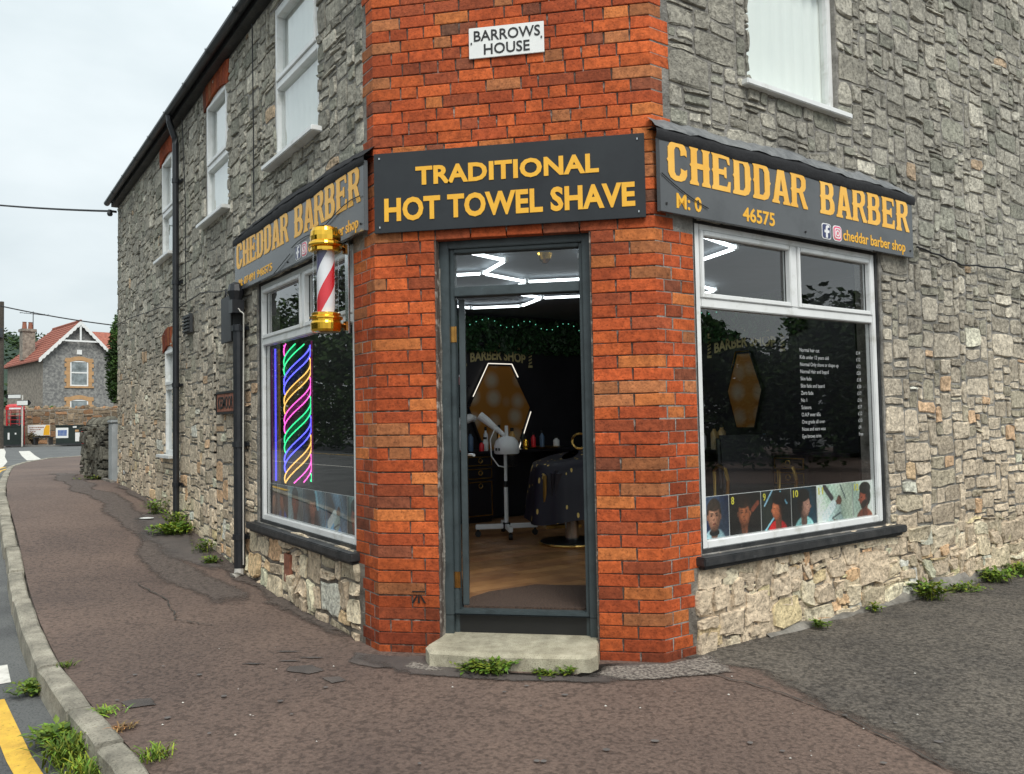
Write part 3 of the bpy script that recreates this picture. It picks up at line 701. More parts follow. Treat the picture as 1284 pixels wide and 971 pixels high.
# --- door ----------------------------------------------------------
def door():
    x0, x1, z0, z1 = DOOR; F = FC
    r = -.075         # face of the frame, behind the brick face
    m = MB()
    m.box(F, x0, x0+.062, r-.11, r, z0, z1); m.box(F, x1-.052, x1, r-.11, r, z0, z1)
    m.box(F, x0+.062, x0+.092, r-.10, r-.03, z0, z1-.06); m.box(F, x1-.075, x1-.052, r-.10, r-.03, z0, z1-.06)
    m.box(F, x0+.062, x1-.052, r-.11, r-.001, z1-.075, z1); m.box(F, x0+.092, x1-.075, r-.105, r-.012, 2.24, 2.30)
    m.box(F, x0+.092, x1-.075, r-.10, r-.02, 2.52, 2.545)
    fr = m.build('door_frame', 'frame_paint', SHOP, bevel=.004); fr['label'] = 'dark grey green timber door frame with fanlight'
    MB().quad(F(x0+.09, r-.06, 2.29), F(x1-.07, r-.06, 2.29), F(x1-.07, r-.06, 2.53), F(x0+.09, r-.06, 2.53)).build('fanlight_pane', 'pane_door', fr)
    m = MB(); m.box(F, x0+.062, x1-.052, r-.12, r-.035, z0+.01, .235); m.build('threshold_riser', 'ink_black', fr)
    m = MB(); m.box(F, x0+.062, x1-.052, r-.16, r-.02, .236, .262); m.build('threshold', 'frame_paint', fr, bevel=.006)
    m = MB()
    for k in range(2):
        m = MB(); m.box(F, x0+.0625, x0+.0915, r-.03, r-.026, (.40, 1.95)[k], (.50, 2.05)[k])
        m.tube([F(x0+.094, r-.03, (.40, 1.95)[k]), F(x0+.094, r-.03, (.50, 2.05)[k])], .007)
        m.build('hinge', 'bronze', fr)
    # the door leaf, folded right back into the shop
    dg = math.radians(-13.0); D = Fr(F(x0+.098, r-.10, 0), (math.sin(dg), math.cos(dg), 0), (math.cos(dg), -math.sin(dg), 0))
    m = MB(); m.box(D, 0, .80, 0, .04, .275, 2.235)
    d = m.build('door', 'frame_paint', SHOP, bevel=.004); d['label'] = 'dark shop door folded open into the shop'
    m = MB(); m.tube([D(.72, .04, 1.2), D(.72, .085, 1.2), D(.62, .085, 1.2)], .01); m.build('handle', 'chrome', d)
    # wavy line of old filler between frame and brick
    m = MB(); rr = random.Random(4); pts = [F(x0+.004+rr.uniform(-.003, .003), r+.004, z0+(z1-.2-z0)*k/30) for k in range(31)]
    m.tube(pts, [rr.uniform(.004, .009) for _ in pts], 5); m.build('filler_bead', 'cement', fr)
door()

# --- doorstep ------------------------------------------------------
def doorstep():
    m = MB(); r = random.Random(8)
    o = [(-.52, -.175), (-.47, -.27), (-.3, -.275), (0, -.272), (.3, -.276), (.455, -.27), (.495, -.2), (.488, .02), (.483, .12), (-.476, .12), (-.482, .0)]
    n = len(o); zt = lambda x, y: .112+.012*(y+.27)/.39-.006*math.exp(-(x/.3)**2)
    vs = [(x*1.012, y-.006 if y < -.1 else y, -.06) for x, y in o]+[(x*1.01+r.uniform(-.004, .004), (y-.004 if y < -.1 else y), zt(x, y)-.018+r.uniform(-.003, .003)) for x, y in o]+[(x*.985, y+(.014 if y < -.1 else 0), zt(x, y)) for x, y in o]
    fs = [(k, (k+1) % n, n+(k+1) % n, n+k) for k in range(n)]+[(n+k, n+(k+1) % n, 2*n+(k+1) % n, 2*n+k) for k in range(n)]+[tuple(range(2*n, 3*n))]
    m.add(vs, fs); o_ = m.build('doorstep', 'concrete_step')
    tag(o_, 'worn pale concrete doorstep in front of the open shop door', 'doorstep')
doorstep()

# --- eaves, gutter, roof, pipes -------------------------------------
def eaves():
    m = MB(); m.box(FL, .0, LEND+.05, -.05, .095, ZT+.001, ZT+.09); m.build('soffit_board', 'black_paint', SHOP)
    for F, e in ((FL, LEND+.12),):
        m = MB(); vs = []; n = 10; prof = [(.10+.048*(1-math.cos(math.pi*k/8)), ZT+.075-.05*math.sin(math.pi*k/8)) for k in range(9)]
        us = [.0+(e)*k/12 for k in range(13)]
        for u in us: vs += [F(u, o, z) for o, z in prof]
        m.add(vs, [(i*9+k, i*9+k+1, (i+1)*9+k+1, (i+1)*9+k) for i in range(12) for k in range(8)]+[tuple(range(9)), tuple(range(108, 117))])
        g = m.build('gutter', 'pipe_paint', SHOP)
        for k in range(10):
            u = .5+k*.95; mm = MB(); vs2 = []
            for du in (-.018, .018): vs2 += [F(u+du, .10+.053*(1-math.cos(math.pi*q/6)), ZT+.077-.056*math.sin(math.pi*q/6)) for q in range(7)]
            mm.add(vs2, [(q, q+1, 8+q, 7+q) for q in range(6)]); mm.build('bracket', 'pipe_paint', g)
    m = MB()      # slate roof slopes
    m.add([FL(-1.3, -1.1, 6.02), FL(-.05, .15, ZT+.13), FL(LEND+.05, .15, ZT+.13), FL(LEND+.05, -4.5, 8.32), FL(-1.3, -4.5, 8.32)], [(0, 1, 2, 3, 4)])
    m.quad(FL(-1.3, -4.5, 8.32), FL(LEND+.05, -4.5, 8.32), FL(LEND+.05, -8.9, 5.2), FL(-1.3, -8.9, 5.2))
    m.build('roof', 'slate', SHOP)
eaves()
def downpipe(u, r, ztop, lab, swan, shoe):
    o = .075
    m = MB(); pts = [FL(u, o, ztop), FL(u, o, gl(u)+.10)]
    if swan: pts = [FL(u, .15, ZT+.03), FL(u, .145, ZT-.04), FL(u, o+.01, ZT-.22)]+[FL(u, o, ZT-.3), FL(u, o, gl(u)+.06)]
    m.tube(pts, r, 12); p = m.build('downpipe', 'pipe_paint', SHOP, smooth=False); p['label'] = lab
    for z in ([4.3, 3.1, 1.9, .75] if swan else [2.3, 1.25, .42]):
        m = MB(); m.lathe(FL(u, o, 0), [(r*1.22, z), (r*1.22, z+.05)], 12); m.box(FL, u-.10, u+.10, .01, .03, z+.01, z+.04)
        m.build('pipe_collar', 'pipe_paint', p)
    if shoe:
        m = MB(); m.tube([FL(u, o, gl(u)+.13), FL(u-.01, o+.01, gl(u)+.05), FL(u-.02, o+.06, gl(u)+.02)], [.042, .045, .05], 10)
        m.build('pipe_shoe', 'pvc_grey', p)
downpipe(5.22, .036, ZT, 'black downpipe running from the gutter to the pavement', True, False)
downpipe(2.72, .05, 2.36, 'black pipe beside the left shop window', False, True)
def small_wall_bits():
    # electrical box with cables
    t = thing('junction_box', FL(2.92, .02, 2.2), 'dark grey junction box on the stone wall beside left shop sign', 'box')
    m = MB(); m.box(FL, 2.78, 3.08, .02, .12, 2.22, 2.63); b = m.build('case', 'box_grey', t, bevel=.012)
    m = MB(); m.box(FL, 2.765, 3.095, .121, .132, 2.21, 2.64); m.build('lid', 'box_grey', t, bevel=.006)
    m = MB()
    for k in range(4): m.tube([FL(2.83+.06*k, .07, 2.23), FL(2.83+.06*k, .07, 2.19)], .014, 6)
    m.build('cable_gland', 'pvc_grey', t)
    m = MB(); m.box(FL, 2.65, 2.77, .045, .15, 2.46, 2.58); m.lathe(FL(2.71, .10, 0), [(.05, 2.58), (.075, 2.66), (.06, 2.72), (.03, 2.74)], 10)
    m.build('hopper_head', 'pipe_paint', SHOP)
    # cables pinned to the wall
    r = random.Random(2)
    def wire(pts, rad=.006, name='wall_cable', mat='cable'):
        m = MB(); P = []
        for i in range(len(pts)-1):
            a, b = Vector(pts[i]), Vector(pts[i+1])
            for k in range(6): P.append(a.lerp(b, k/6)+Vector((0, 0, r.uniform(-.006, .006))))
        m.tube(P+[Vector(pts[-1])], rad, 5); m.build(name, mat, SHOP)
    wire([FL(3.0, .05, 2.72), FL(4.2, .045, 2.86), FL(5.3, .045, 2.83), FL(6.2, .05, 2.96), FL(8, .05, 3.05), FL(9.6, .05, 3.1)])
    wire([FL(5.0, .05, 5.0), FL(4.85, .05, 4.0), FL(4.86, .05, 2.9)])
    wire([FL(2.35, .05, 5.0), FL(2.33, .05, 4.0), FL(2.30, .06, 3.35)])
    wire([FL(3.0, .09, 2.63), FL(3.2, .06, 2.75), FL(3.25, .05, 2.5), FL(3.17, .05, 2.35)], .008)
    wire([FL(2.80, .12, 2.62), FL(2.66, .1, 2.5), FL(2.58, .07, 2.44), FL(2.62, .06, 2.2), FL(2.65, .06, 1.2), FL(2.66, .06, .2)], .006, mat='pvc_grey')
    wire([FR(2.9, .04, 2.78), FR(3.6, .045, 2.70), FR(4.4, .05, 2.74), FR(5.4, .05, 2.7)], .008)
    # small air vent
    t = thing('air_vent', FL(4.80, .03, 2.48), 'small dark louvred air vent on the left stone wall', 'vent')
    m = MB(); m.box(FL, 4.65, 4.95, .02, .05, 2.49, 2.70); m.build('vent_body', 'box_grey', t)
    for k in range(5):
        m = MB(); m.box(FL, 4.67, 4.93, .051, .072, 2.505+.038*k, 2.525+.038*k); m.build('louvre', 'box_grey', t)
    # name plaque
    t = thing('name_plaque', FL(3.2, .03, 1.57), 'small brown name plaque on the left stone wall', 'plaque')
    m = MB(); m.box(FL, 2.93, 3.54, .03, .055, 1.575, 1.755); m.build('plate', 'terracotta', t, bevel=.006)
    m = MB(); bars(m, FL, 2.91, 3.56, 1.555, 1.775, .022, .03, .062); m.build('rim', 'ink_black', t)
    text('lettering', 'KESMOOR', FLT, -3.49, -2.98, 1.605, 1.725, .0585, 'ink_black', t, bold=.01)
    # old vent brick under the left window
    m = MB(); m.box(FL, 1.55, 1.68, -.01, .028, .20, .42); m.build('vent_brick', 'terracotta', SHOP)
    # cement fillet at the foot of the right wall
    m = MB(); vs = []; n = 46
    for k in range(n+1):
        u = .9+6.5*k/n; hgt = .02+.09*(.5+.5*math.sin(u*2.1+1))*min(1, max(0, (u-.9)/.8))+r.uniform(-.02, .025)
        vs += [FR(u, .075+r.uniform(0, .02), -.05), FR(u, .055+r.uniform(0, .012), hgt*.5), FR(u, .022, hgt), FR(u, -.02, hgt+.012)]
    m.add(vs, [(4*k+j, 4*k+j+1, 4*k+5+j, 4*k+4+j) for k in range(n) for j in range(3)]); m.build('cement_fillet', 'cement', SHOP, smooth=True)
small_wall_bits()

# --- shop signs ----------------------------------------------------
GL = {}
def glyphs():
    t, w, e = .20, .60, .045
    def le(a): return [(a-e, 0), (a-e, .055), (a, .12), (a, .44), (a-.035, .5), (a, .56), (a, .88), (a-e, .945), (a-e, 1)]
    L = le(0)
    rr = [(2*w/2-x, y) for x, y in reversed(L)]
    GL['H'] = (L+[(t+e, 1), (t+e, .945), (t, .88), (t, .575), (w-t, .575), (w-t, .88), (w-t-e, .945), (w-t-e, 1)]+rr+[(w-t-e, 0), (w-t-e, .055), (w-t, .12), (w-t, .43), (t, .43), (t, .12), (t+e, .055), (t+e, 0)], [])
    GL['E'] = (L+[(w-.03, 1), (w-.01, .73), (w-.07, .73), (w-.12, .865), (t, .865), (t, .575), (w-.22, .575), (w-.19, .65), (w-.13, .65), (w-.13, .36), (w-.19, .36), (w-.22, .435), (t, .435), (t, .135), (w-.11, .135), (w-.06, .28), (w+.01, .28), (w-.01, 0)], [])
    GL['D'] = (L+[(w-.22, 1), (w-.08, .94), (w-.01, .82), (w, .56), (w+.035, .5), (w, .44), (w-.01, .18), (w-.08, .06), (w-.22, 0)], [[(t, .135), (w-.26, .135), (w-t, .23), (w-t, .77), (w-.26, .865), (t, .865)]])
    GL['C'] = ([(w, .66), (w-.005, .82), (w-.07, .94), (w-.2, 1), (.2, 1), (.07, .94), (0, .82), (0, .56), (-.035, .5), (0, .44), (0, .18), (.07, .06), (.2, 0), (w-.2, 0), (w-.07, .06), (w-.005, .18), (w, .34), (w-.07, .30), (w-t, .34), (w-t, .22), (w-.25, .135), (.25, .135), (t, .22), (t, .78), (.25, .865), (w-.25, .865), (w-t, .78), (w-t, .66), (w-.07, .70)], [])
    GL['A'] = ([(-.05, 0), (-.05, .05), (0, .1), (.19, 1), (.43, 1), (.62, .1), (.67, .05), (.67, 0), (.38, 0), (.38, .05), (.425, .1), (.40, .23), (.22, .23), (.195, .1), (.24, .05), (.24, 0)], [[(.25, .36), (.37, .36), (.31, .72)]])
    GL['R'] = (L+[(w-.22, 1), (w-.08, .945), (w-.01, .85), (w-.01, .63), (w-.06, .53), (w-.14, .48), (w-.0, .13), (w+.05, .06), (w+.05, 0), (w-.13, 0), (w-.30, .43), (t, .43), (t, .12), (t+e, .055), (t+e, 0)], [[(t, .56), (w-.26, .56), (w-t, .64), (w-t, .79), (w-.26, .87), (t, .87)]])
    GL['B'] = (L+[(w-.22, 1), (w-.09, .945), (w-.03, .85), (w-.03, .64), (w-.10, .52), (w-.02, .41), (w-.0, .34), (w-.0, .16), (w-.07, .055), (w-.2, 0)], [[(t, .58), (w-.27, .58), (w-t-.02, .64), (w-t-.02, .80), (w-.27, .87), (t, .87)], [(t, .13), (w-.26, .13), (w-t, .2), (w-t, .37), (w-.26, .45), (t, .45)]])
glyphs()
def western(word, F, u0, u1, z0, z1, o, parent, name='lettering'):
    adv = .735; n = len(word); k = (u1-u0)/(adv*(n-1)+.62)
    m = MB(); H = z1-z0
    for i, ch in enumerate(word):
        out, holes = GL[ch]; f = lambda P: [(u0+(adv*i+x)*k, z0+y*H) for x, y in P]
        m.poly(F, f(out), o, [f(h) for h in holes], depth=.003)
    return m.build(name, 'gold_face', parent)
def fascia(F, flip, lab, right):
    """fascia over a shop window; x runs as one reads it"""
    if right: u0, u1 = -.01, 2.80
    else: u0, u1 = -2.86, -.015
    z0, z1 = 2.672, 3.125
    o = .065
    t = thing('fascia_sign', F((u0+u1)/2, .02, z0), lab, 'sign', 'cheddar barber fascia signs')
    m = MB(); m.box(F, u0, u1, .036, o, z0, z1); m.build('board', 'fascia_board', t, bevel=.002)
    if right:
        western('CHEDDAR', F, .06, 1.42, 2.872, 3.112, o+.004, t); western('BARBER', F, 1.585, 2.735, 2.868, 3.112, o+.004, t)
        text('phone_lettering', 'M: 0', F, .125, .345, 2.706, 2.80, o+.003, 'gold_letter', t, bold=.02)
        text('phone_lettering', '46575', F, .735, 1.06, 2.706, 2.80, o+.003, 'gold_letter', t, bold=.02)
        ic, sm = 1.585, (1.845, 2.675)
    else:
        western('CHEDDAR', F, -2.80, -1.42, 2.872, 3.112, o+.004, t); western('BARBER', F, -1.265, -.075, 2.868, 3.112, o+.004, t)
        text('phone_lettering', 'M: 07491 946575', F, -2.74, -1.81, 2.706, 2.775, o+.003, 'gold_letter', t, bold=.02)
        ic, sm = -1.255, (-.985, -.105)
    text('account_lettering', 'cheddar barber shop', F, sm[0], sm[1], 2.705, 2.785, o+.003, 'gold_letter', t, bold=.012, ref='hb')
    # two social media badges
    def rrect(a, b, c, d, r): return [(x+r*math.cos(q), y+r*math.sin(q)) for x, y, s in ((b-r, c+r, -90), (b-r, d-r, 0), (a+r, d-r, 90), (a+r, c+r, 180)) for q in (math.radians(s+15*k) for k in range(7))]
    m = MB(); m.poly(F, rrect(ic, ic+.108, 2.69, 2.802, .022), o+.0025); b = m.build('blue_badge', 'ink_white', t)
    m = MB(); m.poly(F, rrect(ic+.007, ic+.101, 2.697, 2.795, .018), o+.0045); m.build('badge_face', 'badge_blue', b)
    m = MB(); x = ic+.052
    m.poly(F, [(x-.010, 2.699), (x+.012, 2.699), (x+.012, 2.735), (x+.03, 2.735), (x+.033, 2.754), (x+.012, 2.754), (x+.012, 2.768), (x+.018, 2.773), (x+.033, 2.773), (x+.033, 2.790), (x+.008, 2.790), (x-.006, 2.782), (x-.010, 2.768), (x-.010, 2.754), (x-.026, 2.754), (x-.026, 2.735), (x-.010, 2.735)], o+.0065, depth=.002)
    m.build('badge_letter', 'ink_white', b)
    ic += .132
    m = MB(); m.poly(F, rrect(ic, ic+.108, 2.69, 2.802, .03), o+.0025); b = m.build('pink_badge', 'ink_white', t)
    m = MB(); m.poly(F, rrect(ic+.007, ic+.101, 2.697, 2.795, .026), o+.0045); m.build('badge_face', 'badge_pink', b)
    m = MB(); c = (ic+.054, 2.746); ring = lambda r: [(c[0]+r*math.cos(q*math.pi/8), c[1]+r*math.sin(q*math.pi/8)) for q in range(16)]
    m.poly(F, rrect(ic+.017, ic+.091, 2.708, 2.784, .02), o+.0065, [rrect(ic+.026, ic+.082, 2.717, 2.775, .014)], depth=.002)
    m.poly(F, ring(.023), o+.0065, [ring(.013)], depth=.002); m.build('badge_camera', 'ink_white', b)
    # rolled felt and lead over the top edge
    n = 40; r = random.Random(17 if right else 18); vs = []; vl = []
    for k in range(n+1):
        q = k/n; u = u0-.03+(u1-u0+.06)*q; wv = .012*math.sin(q*17)+.008*math.sin(q*41+1)+r.uniform(-.004, .004)
        lift = .055+.045*math.sin(math.pi*(q*.9+.05))+wv*.6 if right else .045+.05*math.sin(math.pi*q)+wv*.5
        vs += [F(u, o+.002+abs(wv)*.2, z1-.025+wv*.3), F(u, o+.010, z1-.012+wv*.4), F(u, o+.014, z1+lift*.35), F(u, o+.008, z1+lift*.7), F(u, -.01, z1+lift*.78)]
        vl += [F(u, o+.014+r.uniform(-.004, .004), z1+lift*.62+r.uniform(-.006, .008)), F(u, o+.004+r.uniform(-.004, .004), z1+lift*.80+.004), F(u, .042+r.uniform(-.006, .006), z1+lift*.95+.018+r.uniform(0, .010)), F(u, .0, z1+lift*1.0+.05+r.uniform(0, .016))]
    m = MB(); m.add(vs, [(5*k+j, 5*k+j+1, 5*k+6+j, 5*k+5+j) for k in range(n) for j in range(4)]); m.build('felt_cover', 'felt', t, smooth=True)
    m = MB(); m.add(vl, [(4*k+j, 4*k+j+1, 4*k+5+j, 4*k+4+j) for k in range(n) for j in range(3)]); m.build('lead_flashing', 'lead' if right else 'felt', t)
    if not right:
        m = MB(); m.tube([F(-.05-.14*k, o+.012, 2.90-.012*k+.02*math.sin(k)) for k in range(10)], .0035, 5); m.build('loose_wire', 'cable', t)
        m = MB(); m.tube([F(-1.35-.05*k, o+.012, 2.76-.012*k) for k in range(9)], .003, 5); m.build('loose_wire', 'cable', t)
    else:
        m = MB(); m.tube([F(.0+.05*k, o+.008, 2.90-.028*k+.004*k*k*.25) for k in range(9)], .003, 5); m.build('loose_wire', 'cable', t)
    m = MB()
    for u, z in ((u0+.05, z0+.05), (u1-.05, z0+.05), ((u0+u1)/2, z0+.04)): m.lathe(F(u, o+.004, z), [(.006, -.006), (.006, .006)], 6)
    m.build('screw', 'ink_black', t)
M('price_ink', (.42, .43, .43), None, rough=.5)
M('badge_blue', (.05, .06, .16), (.04, .05, .13), scale=4, rough=.4)
M('badge_pink', (.75, .07, .22), (.7, .16, .12), scale=9, rough=.4)
fascia(FR, 1, 'grey fascia sign with gold western lettering on the right wall', True)
fascia(FLT, -1, 'grey fascia sign with gold western lettering on the left wall', False)
def door_sign():
    F = FC; t = thing('door_sign', F(0, .03, 2.65), 'black sign reading traditional hot towel shave above the door', 'sign')
    m = MB(); o = .034
    m.box(F, -.868, .832, .014, o, 2.645, 3.155); b = m.build('board', 'sign_board', t, bevel=.002)
    text('lettering', 'TRADITIONAL', F, -.592, .558, 2.935, 3.052, o+.005, 'gold_letter', t, bold=.036, ref='H', spacing=1.04)
    text('lettering', 'HOT TOWEL SHAVE', F, -.80, .77, 2.715, 2.862, o+.005, 'gold_letter', t, bold=.036, ref='H', spacing=1.03)
    m = MB()
    for u in (-.83, .79):
        for z in (2.68, 3.12): m.lathe(F(u, o+.002, z), [(.006, -.006), (.006, .006)], 6)
    m.build('screw', 'chrome', t)
door_sign()
def house_sign():
    F = FC; t = thing('house_name_sign', F(0, .02, 3.72), 'white sign reading barrows house high on the brick corner', 'sign')
    m = MB(); m.box(F, -.238, .238, .009, .018, 3.716, 3.912); m.build('board', 'white_board', t, bevel=.002)
    text('lettering', 'BARROWS', F, -.205, .215, 3.824, 3.89, .021, 'ink_black', t, bold=.012, ref='H')
    text('lettering', 'HOUSE', F, -.142, .148, 3.736, 3.802, .021, 'ink_black', t, bold=.012, ref='H')
    m = MB()
    for u in (-.222, .222): m.lathe(F(u, .02, 3.812), [(.005, -.005), (.005, .005)], 6)
    m.build('screw', 'box_grey', t)
house_sign()

# --- barber pole ---------------------------------------------------
def barber_pole():
    s, o = .325, .20; c = FL(s, o, 0); t = thing('barber_pole', FL(s, o, 2.04), 'striped red white and blue barber pole with brass caps beside left window', 'barber pole')
    z0, z1 = 2.155, 2.585; R = .058
    n, k = 36, 30; vs = []; fs = []; mi = []
    for j in range(k+1):
        for i in range(n):
            a = 2*math.pi*(i/n)+j/k*1.35*math.pi
            vs.append((c.x+R*math.cos(a), c.y+R*math.sin(a), z0+(z1-z0)*j/k))
    m = MB(); m.v = vs
    for j in range(k):
        for i in range(n):
            m.f.append((j*n+i, j*n+(i+1) % n, (j+1)*n+(i+1) % n, (j+1)*n+i)); m.mi.append((0, 1, 2, 1)[((i+20)//9) % 4])
    m.c = [(1, 1, 1)]*len(vs)
    m.build('striped_cylinder', ['stripe_red', 'stripe_white', 'stripe_blue'], t, smooth=True)
    m = MB(); m.lathe(c, [(.083, z0-.01), (.083, z1+.01)], 32); m.f = m.f[:-2]; m.mi = m.mi[:-2]; m.build('glass_tube', 'tube_glass', t, smooth=True)
    m = MB(); m.lathe(c, [(.05, 2.04), (.09, 2.045), (.098, 2.06), (.1, 2.10), (.094, 2.115), (.094, 2.125), (.108, 2.13), (.108, 2.142), (.095, 2.15), (.095, 2.165), (.088, 2.17)], 36); m.build('lower_cap', 'brass', t, smooth=False)
    m = MB(); m.lathe(c, [(.088, 2.57), (.097, 2.575), (.097, 2.595), (.092, 2.60), (.108, 2.605), (.112, 2.615), (.108, 2.63), (.098, 2.64), (.1, 2.67), (.097, 2.70), (.085, 2.725), (.055, 2.74), (.02, 2.743)], 36); m.build('upper_cap', 'brass', t)
    m = MB(); m.box(FL, .365, .42, .012, .026, 2.05, 2.70); b = m.build('wall_plate', 'chrome', t, bevel=.003)
    for z in (2.62, 2.10):
        m = MB(); m.tube([FL(.39, .025, z), FL(.375, .08, z), FL(s, o-.08, z)], [.014, .017, .02], 10); m.build('bracket_arm', 'bronze', t)
        m = MB(); m.lathe(FL(.39, .03, z), [(.022, -.03), (.022, .03)], 10); m.build('bracket_boss', 'bronze', t)
barber_pole()

# ------------------------------------------------------------------ inside the shop
A_ = 3.75; FZ = .26; CZ = 2.78; BLN = HW*2*S+A_
PBL = FL(A_, 0, 0); PDC = PBL+Vector((S, S, 0))*BLN
FBL = Fr(PBL, (S, S, 0), (S, -S, 0)); FBR = Fr(PDC, (S, -S, 0), (-S, -S, 0))
def room():
    m = MB()
    for F in (FBL, FBR): m.box(F, 0, BLN, -.1, 0, -.2, CZ+.1)
    m.build('inner_wall', 'black_wall', SHOP)
    for F, e, h in ((FL, A_, LWIN), (FR, A_, LWIN)):
        m = MB(); o = -.215
        us = [.1, h[0], h[1], e]; zs = [0, h[2], h[3], CZ+.05]
        for i in range(3):
            for j in range(3):
                if i == 1 and j == 1: continue
                m.quad(F(us[i], o, zs[j]), F(us[i+1], o, zs[j]), F(us[i+1], o, zs[j+1]), F(us[i], o, zs[j+1]))
        m.box(F, h[0]-.02, h[1]+.02, o-.1, -.13, h[2]-.05, h[2]-.015)
        m.build('inner_wall', 'black_wall', SHOP)
    m = MB(); o = -.215
    for a, b, c, d in ((-HW, DOOR[0], 0, CZ), (DOOR[1], HW, 0, CZ), (DOOR[0], DOOR[1], DOOR[3], CZ)): m.quad(FC(a, o, c), FC(b, o, c), FC(b, o, d), FC(a, o, d))
    m.build('inner_wall', 'black_wall', SHOP)
    q = [FL(A_, -.15, 0), FL(.05, -.15, 0), FR(.05, -.15, 0), FR(A_, -.15, 0), PDC]
    m = MB(); vs = [Vector((p.x, p.y, CZ)) for p in q]+[Vector((p.x, p.y, CZ+.2)) for p in q]
    m.add(vs, [(0, 1, 2, 3, 4), (5, 6, 7, 8, 9)]); struct(m.build('shop_ceiling', 'ceiling'))
    m = MB(); m.add([Vector((p.x, p.y, FZ-.02)) for p in [FL(A_, -.1, 0), FL(.0, -.1, 0), FR(.0, -.1, 0), FR(A_, -.1, 0), PDC]], [(0, 1, 2, 3, 4)])
    fl = struct(m.build('shop_floor', 'wood'), 'warm brown wood plank floor inside the shop')
    FP = Fr((-HW, 0, 0), (S, S, 0), (-S, S, 0)); r = random.Random(12); v = -1.0
    while v < A_-.4:
        u = max(.33, -v+.33+.12)-r.uniform(0, .2)*0; end = BLN-.02; first = True
        while u < end:
            L = r.uniform(.5, 1.3) if first else 1.3; first = False; u2 = min(u+L, end); k = r.uniform(.72, 1.15)
            m = MB(); m.box(FP, u+.0015, u2-.0015, v+.0015, v+.1385, FZ-.018, FZ+r.uniform(0, .0008), c=(k, k*r.uniform(.95, 1.03), k*r.uniform(.9, 1.05)))
            m.build('floor_plank', 'wood', fl, tint=True); u = u2
        v += .14
room()
def ceiling_lights():
    t = thing('hexagon_light', (0, 2.6, CZ-.03), 'white hexagonal LED light grid glowing on the shop ceiling', 'ceiling light')
    r = random.Random(6); a = .60; edges = set(); cen = []
    for i in range(-3, 4):
        for j in range(-1, 6):
            cx, cy = i*1.5*a, .95+(j+.5*(i % 2))*math.sqrt(3)*a
            cen.append((cx, cy))
    keep = [c for c in cen if 1.1 < c[1] < 5.1-abs(c[0])*.9 and abs(c[0]) < 2.4 and r.random() < .55]
    for cx, cy in keep:
        P = [(round(cx+a*math.cos(k*math.pi/3), 3), round(cy+a*math.sin(k*math.pi/3), 3)) for k in range(6)]
        for k in range(6): edges.add(tuple(sorted((P[k], P[(k+1) % 6]))))
    z = CZ-.05
    for (p, q) in sorted(edges):
        d = Vector((q[0]-p[0], q[1]-p[1], 0)); L = d.length; d.normalize(); n = Vector((-d.y, d.x, 0)); F = Fr((p[0], p[1], 0), d, n)
        m = MB(); m.box(F, .03, L-.03, -.009, .009, z-.006, z+.016); m.build('light_tube', 'led_white', t)
    for p in sorted({p for e in edges for p in e}):
        m = MB(); m.lathe((p[0], p[1], z), [(.024, -.008), (.024, .03)], 8); m.build('connector', 'white_plastic', t)
    t = thing('ceiling_lamp', (.1, 1.5, CZ-.04), 'small brass lamp holder on the shop ceiling', 'lamp')
    m = MB(); m.lathe((.02, 1.45, CZ-.06), [(.02, -.03), (.045, 0), (.06, .05)], 14); m.build('holder', 'brass', t)
ceiling_lights()
def leaves_panel(F, u0, u1, z0, z1, n, seed, name, lab, o0=.01):
    r = random.Random(seed); m = MB()
    for _ in range(n):
        u, z, o = r.uniform(u0, u1), r.uniform(z0, z1), o0+r.uniform(.0, .07); s = r.uniform(.018, .04); a = r.uniform(0, 6.28); t = r.uniform(-.8, .8)
        du, dz = math.cos(a)*s, math.sin(a)*s; k = r.uniform(.4, 1.5)
        m.quad(F(u-du, o, z-dz), F(u-dz*.5, o+t*s, z+du*.5), F(u+du, o+.01, z+dz), F(u+dz*.5, o-t*s, z-du*.5), c=(k, k*r.uniform(.9, 1.2), k))
    return tag(m.build(name, 'leaf_hedge', tint=True, kind='stuff'), lab, 'hedge panel')
M('leaf_hedge', (.022, .075, .02), (.012, .04, .012), scale=9, rough=.55, tint=True)
leaves_panel(FBL, 1.6, BLN-.02, 2.30, 2.74, 3600, 1, 'leaf_panel', 'artificial green leaf panel under the shop ceiling, left of the deep corner')
leaves_panel(FBR, .02, 3.4, 2.30, 2.74, 2600, 2, 'leaf_panel', 'artificial green leaf panel under the shop ceiling, right of the deep corner')
leaves_panel(FBR, .05, .95, .9, 2.30, 2400, 3, 'leaf_panel', 'tall strip of artificial green leaves beside the dark shelves')
def fairy():
    t = thing('fairy_lights', FBL(3, .09, 2.7), 'string of tiny green fairy lights along the leaf panels', 'fairy lights')
    m = MB(); r = random.Random(3)
    for F, a, b, n in ((FBL, 1.8, BLN-.1, 34), (FBR, .1, 3.2, 28)):
        for k in range(n): m.lathe(F(a+(b-a)*k/n, .10, 2.66+.05*math.sin(k*.9)+r.uniform(-.01, .01)), [(.0035, -.0035), (.0035, .0035)], 5)
    m.build('bulb', 'led_teal', t)
fairy()
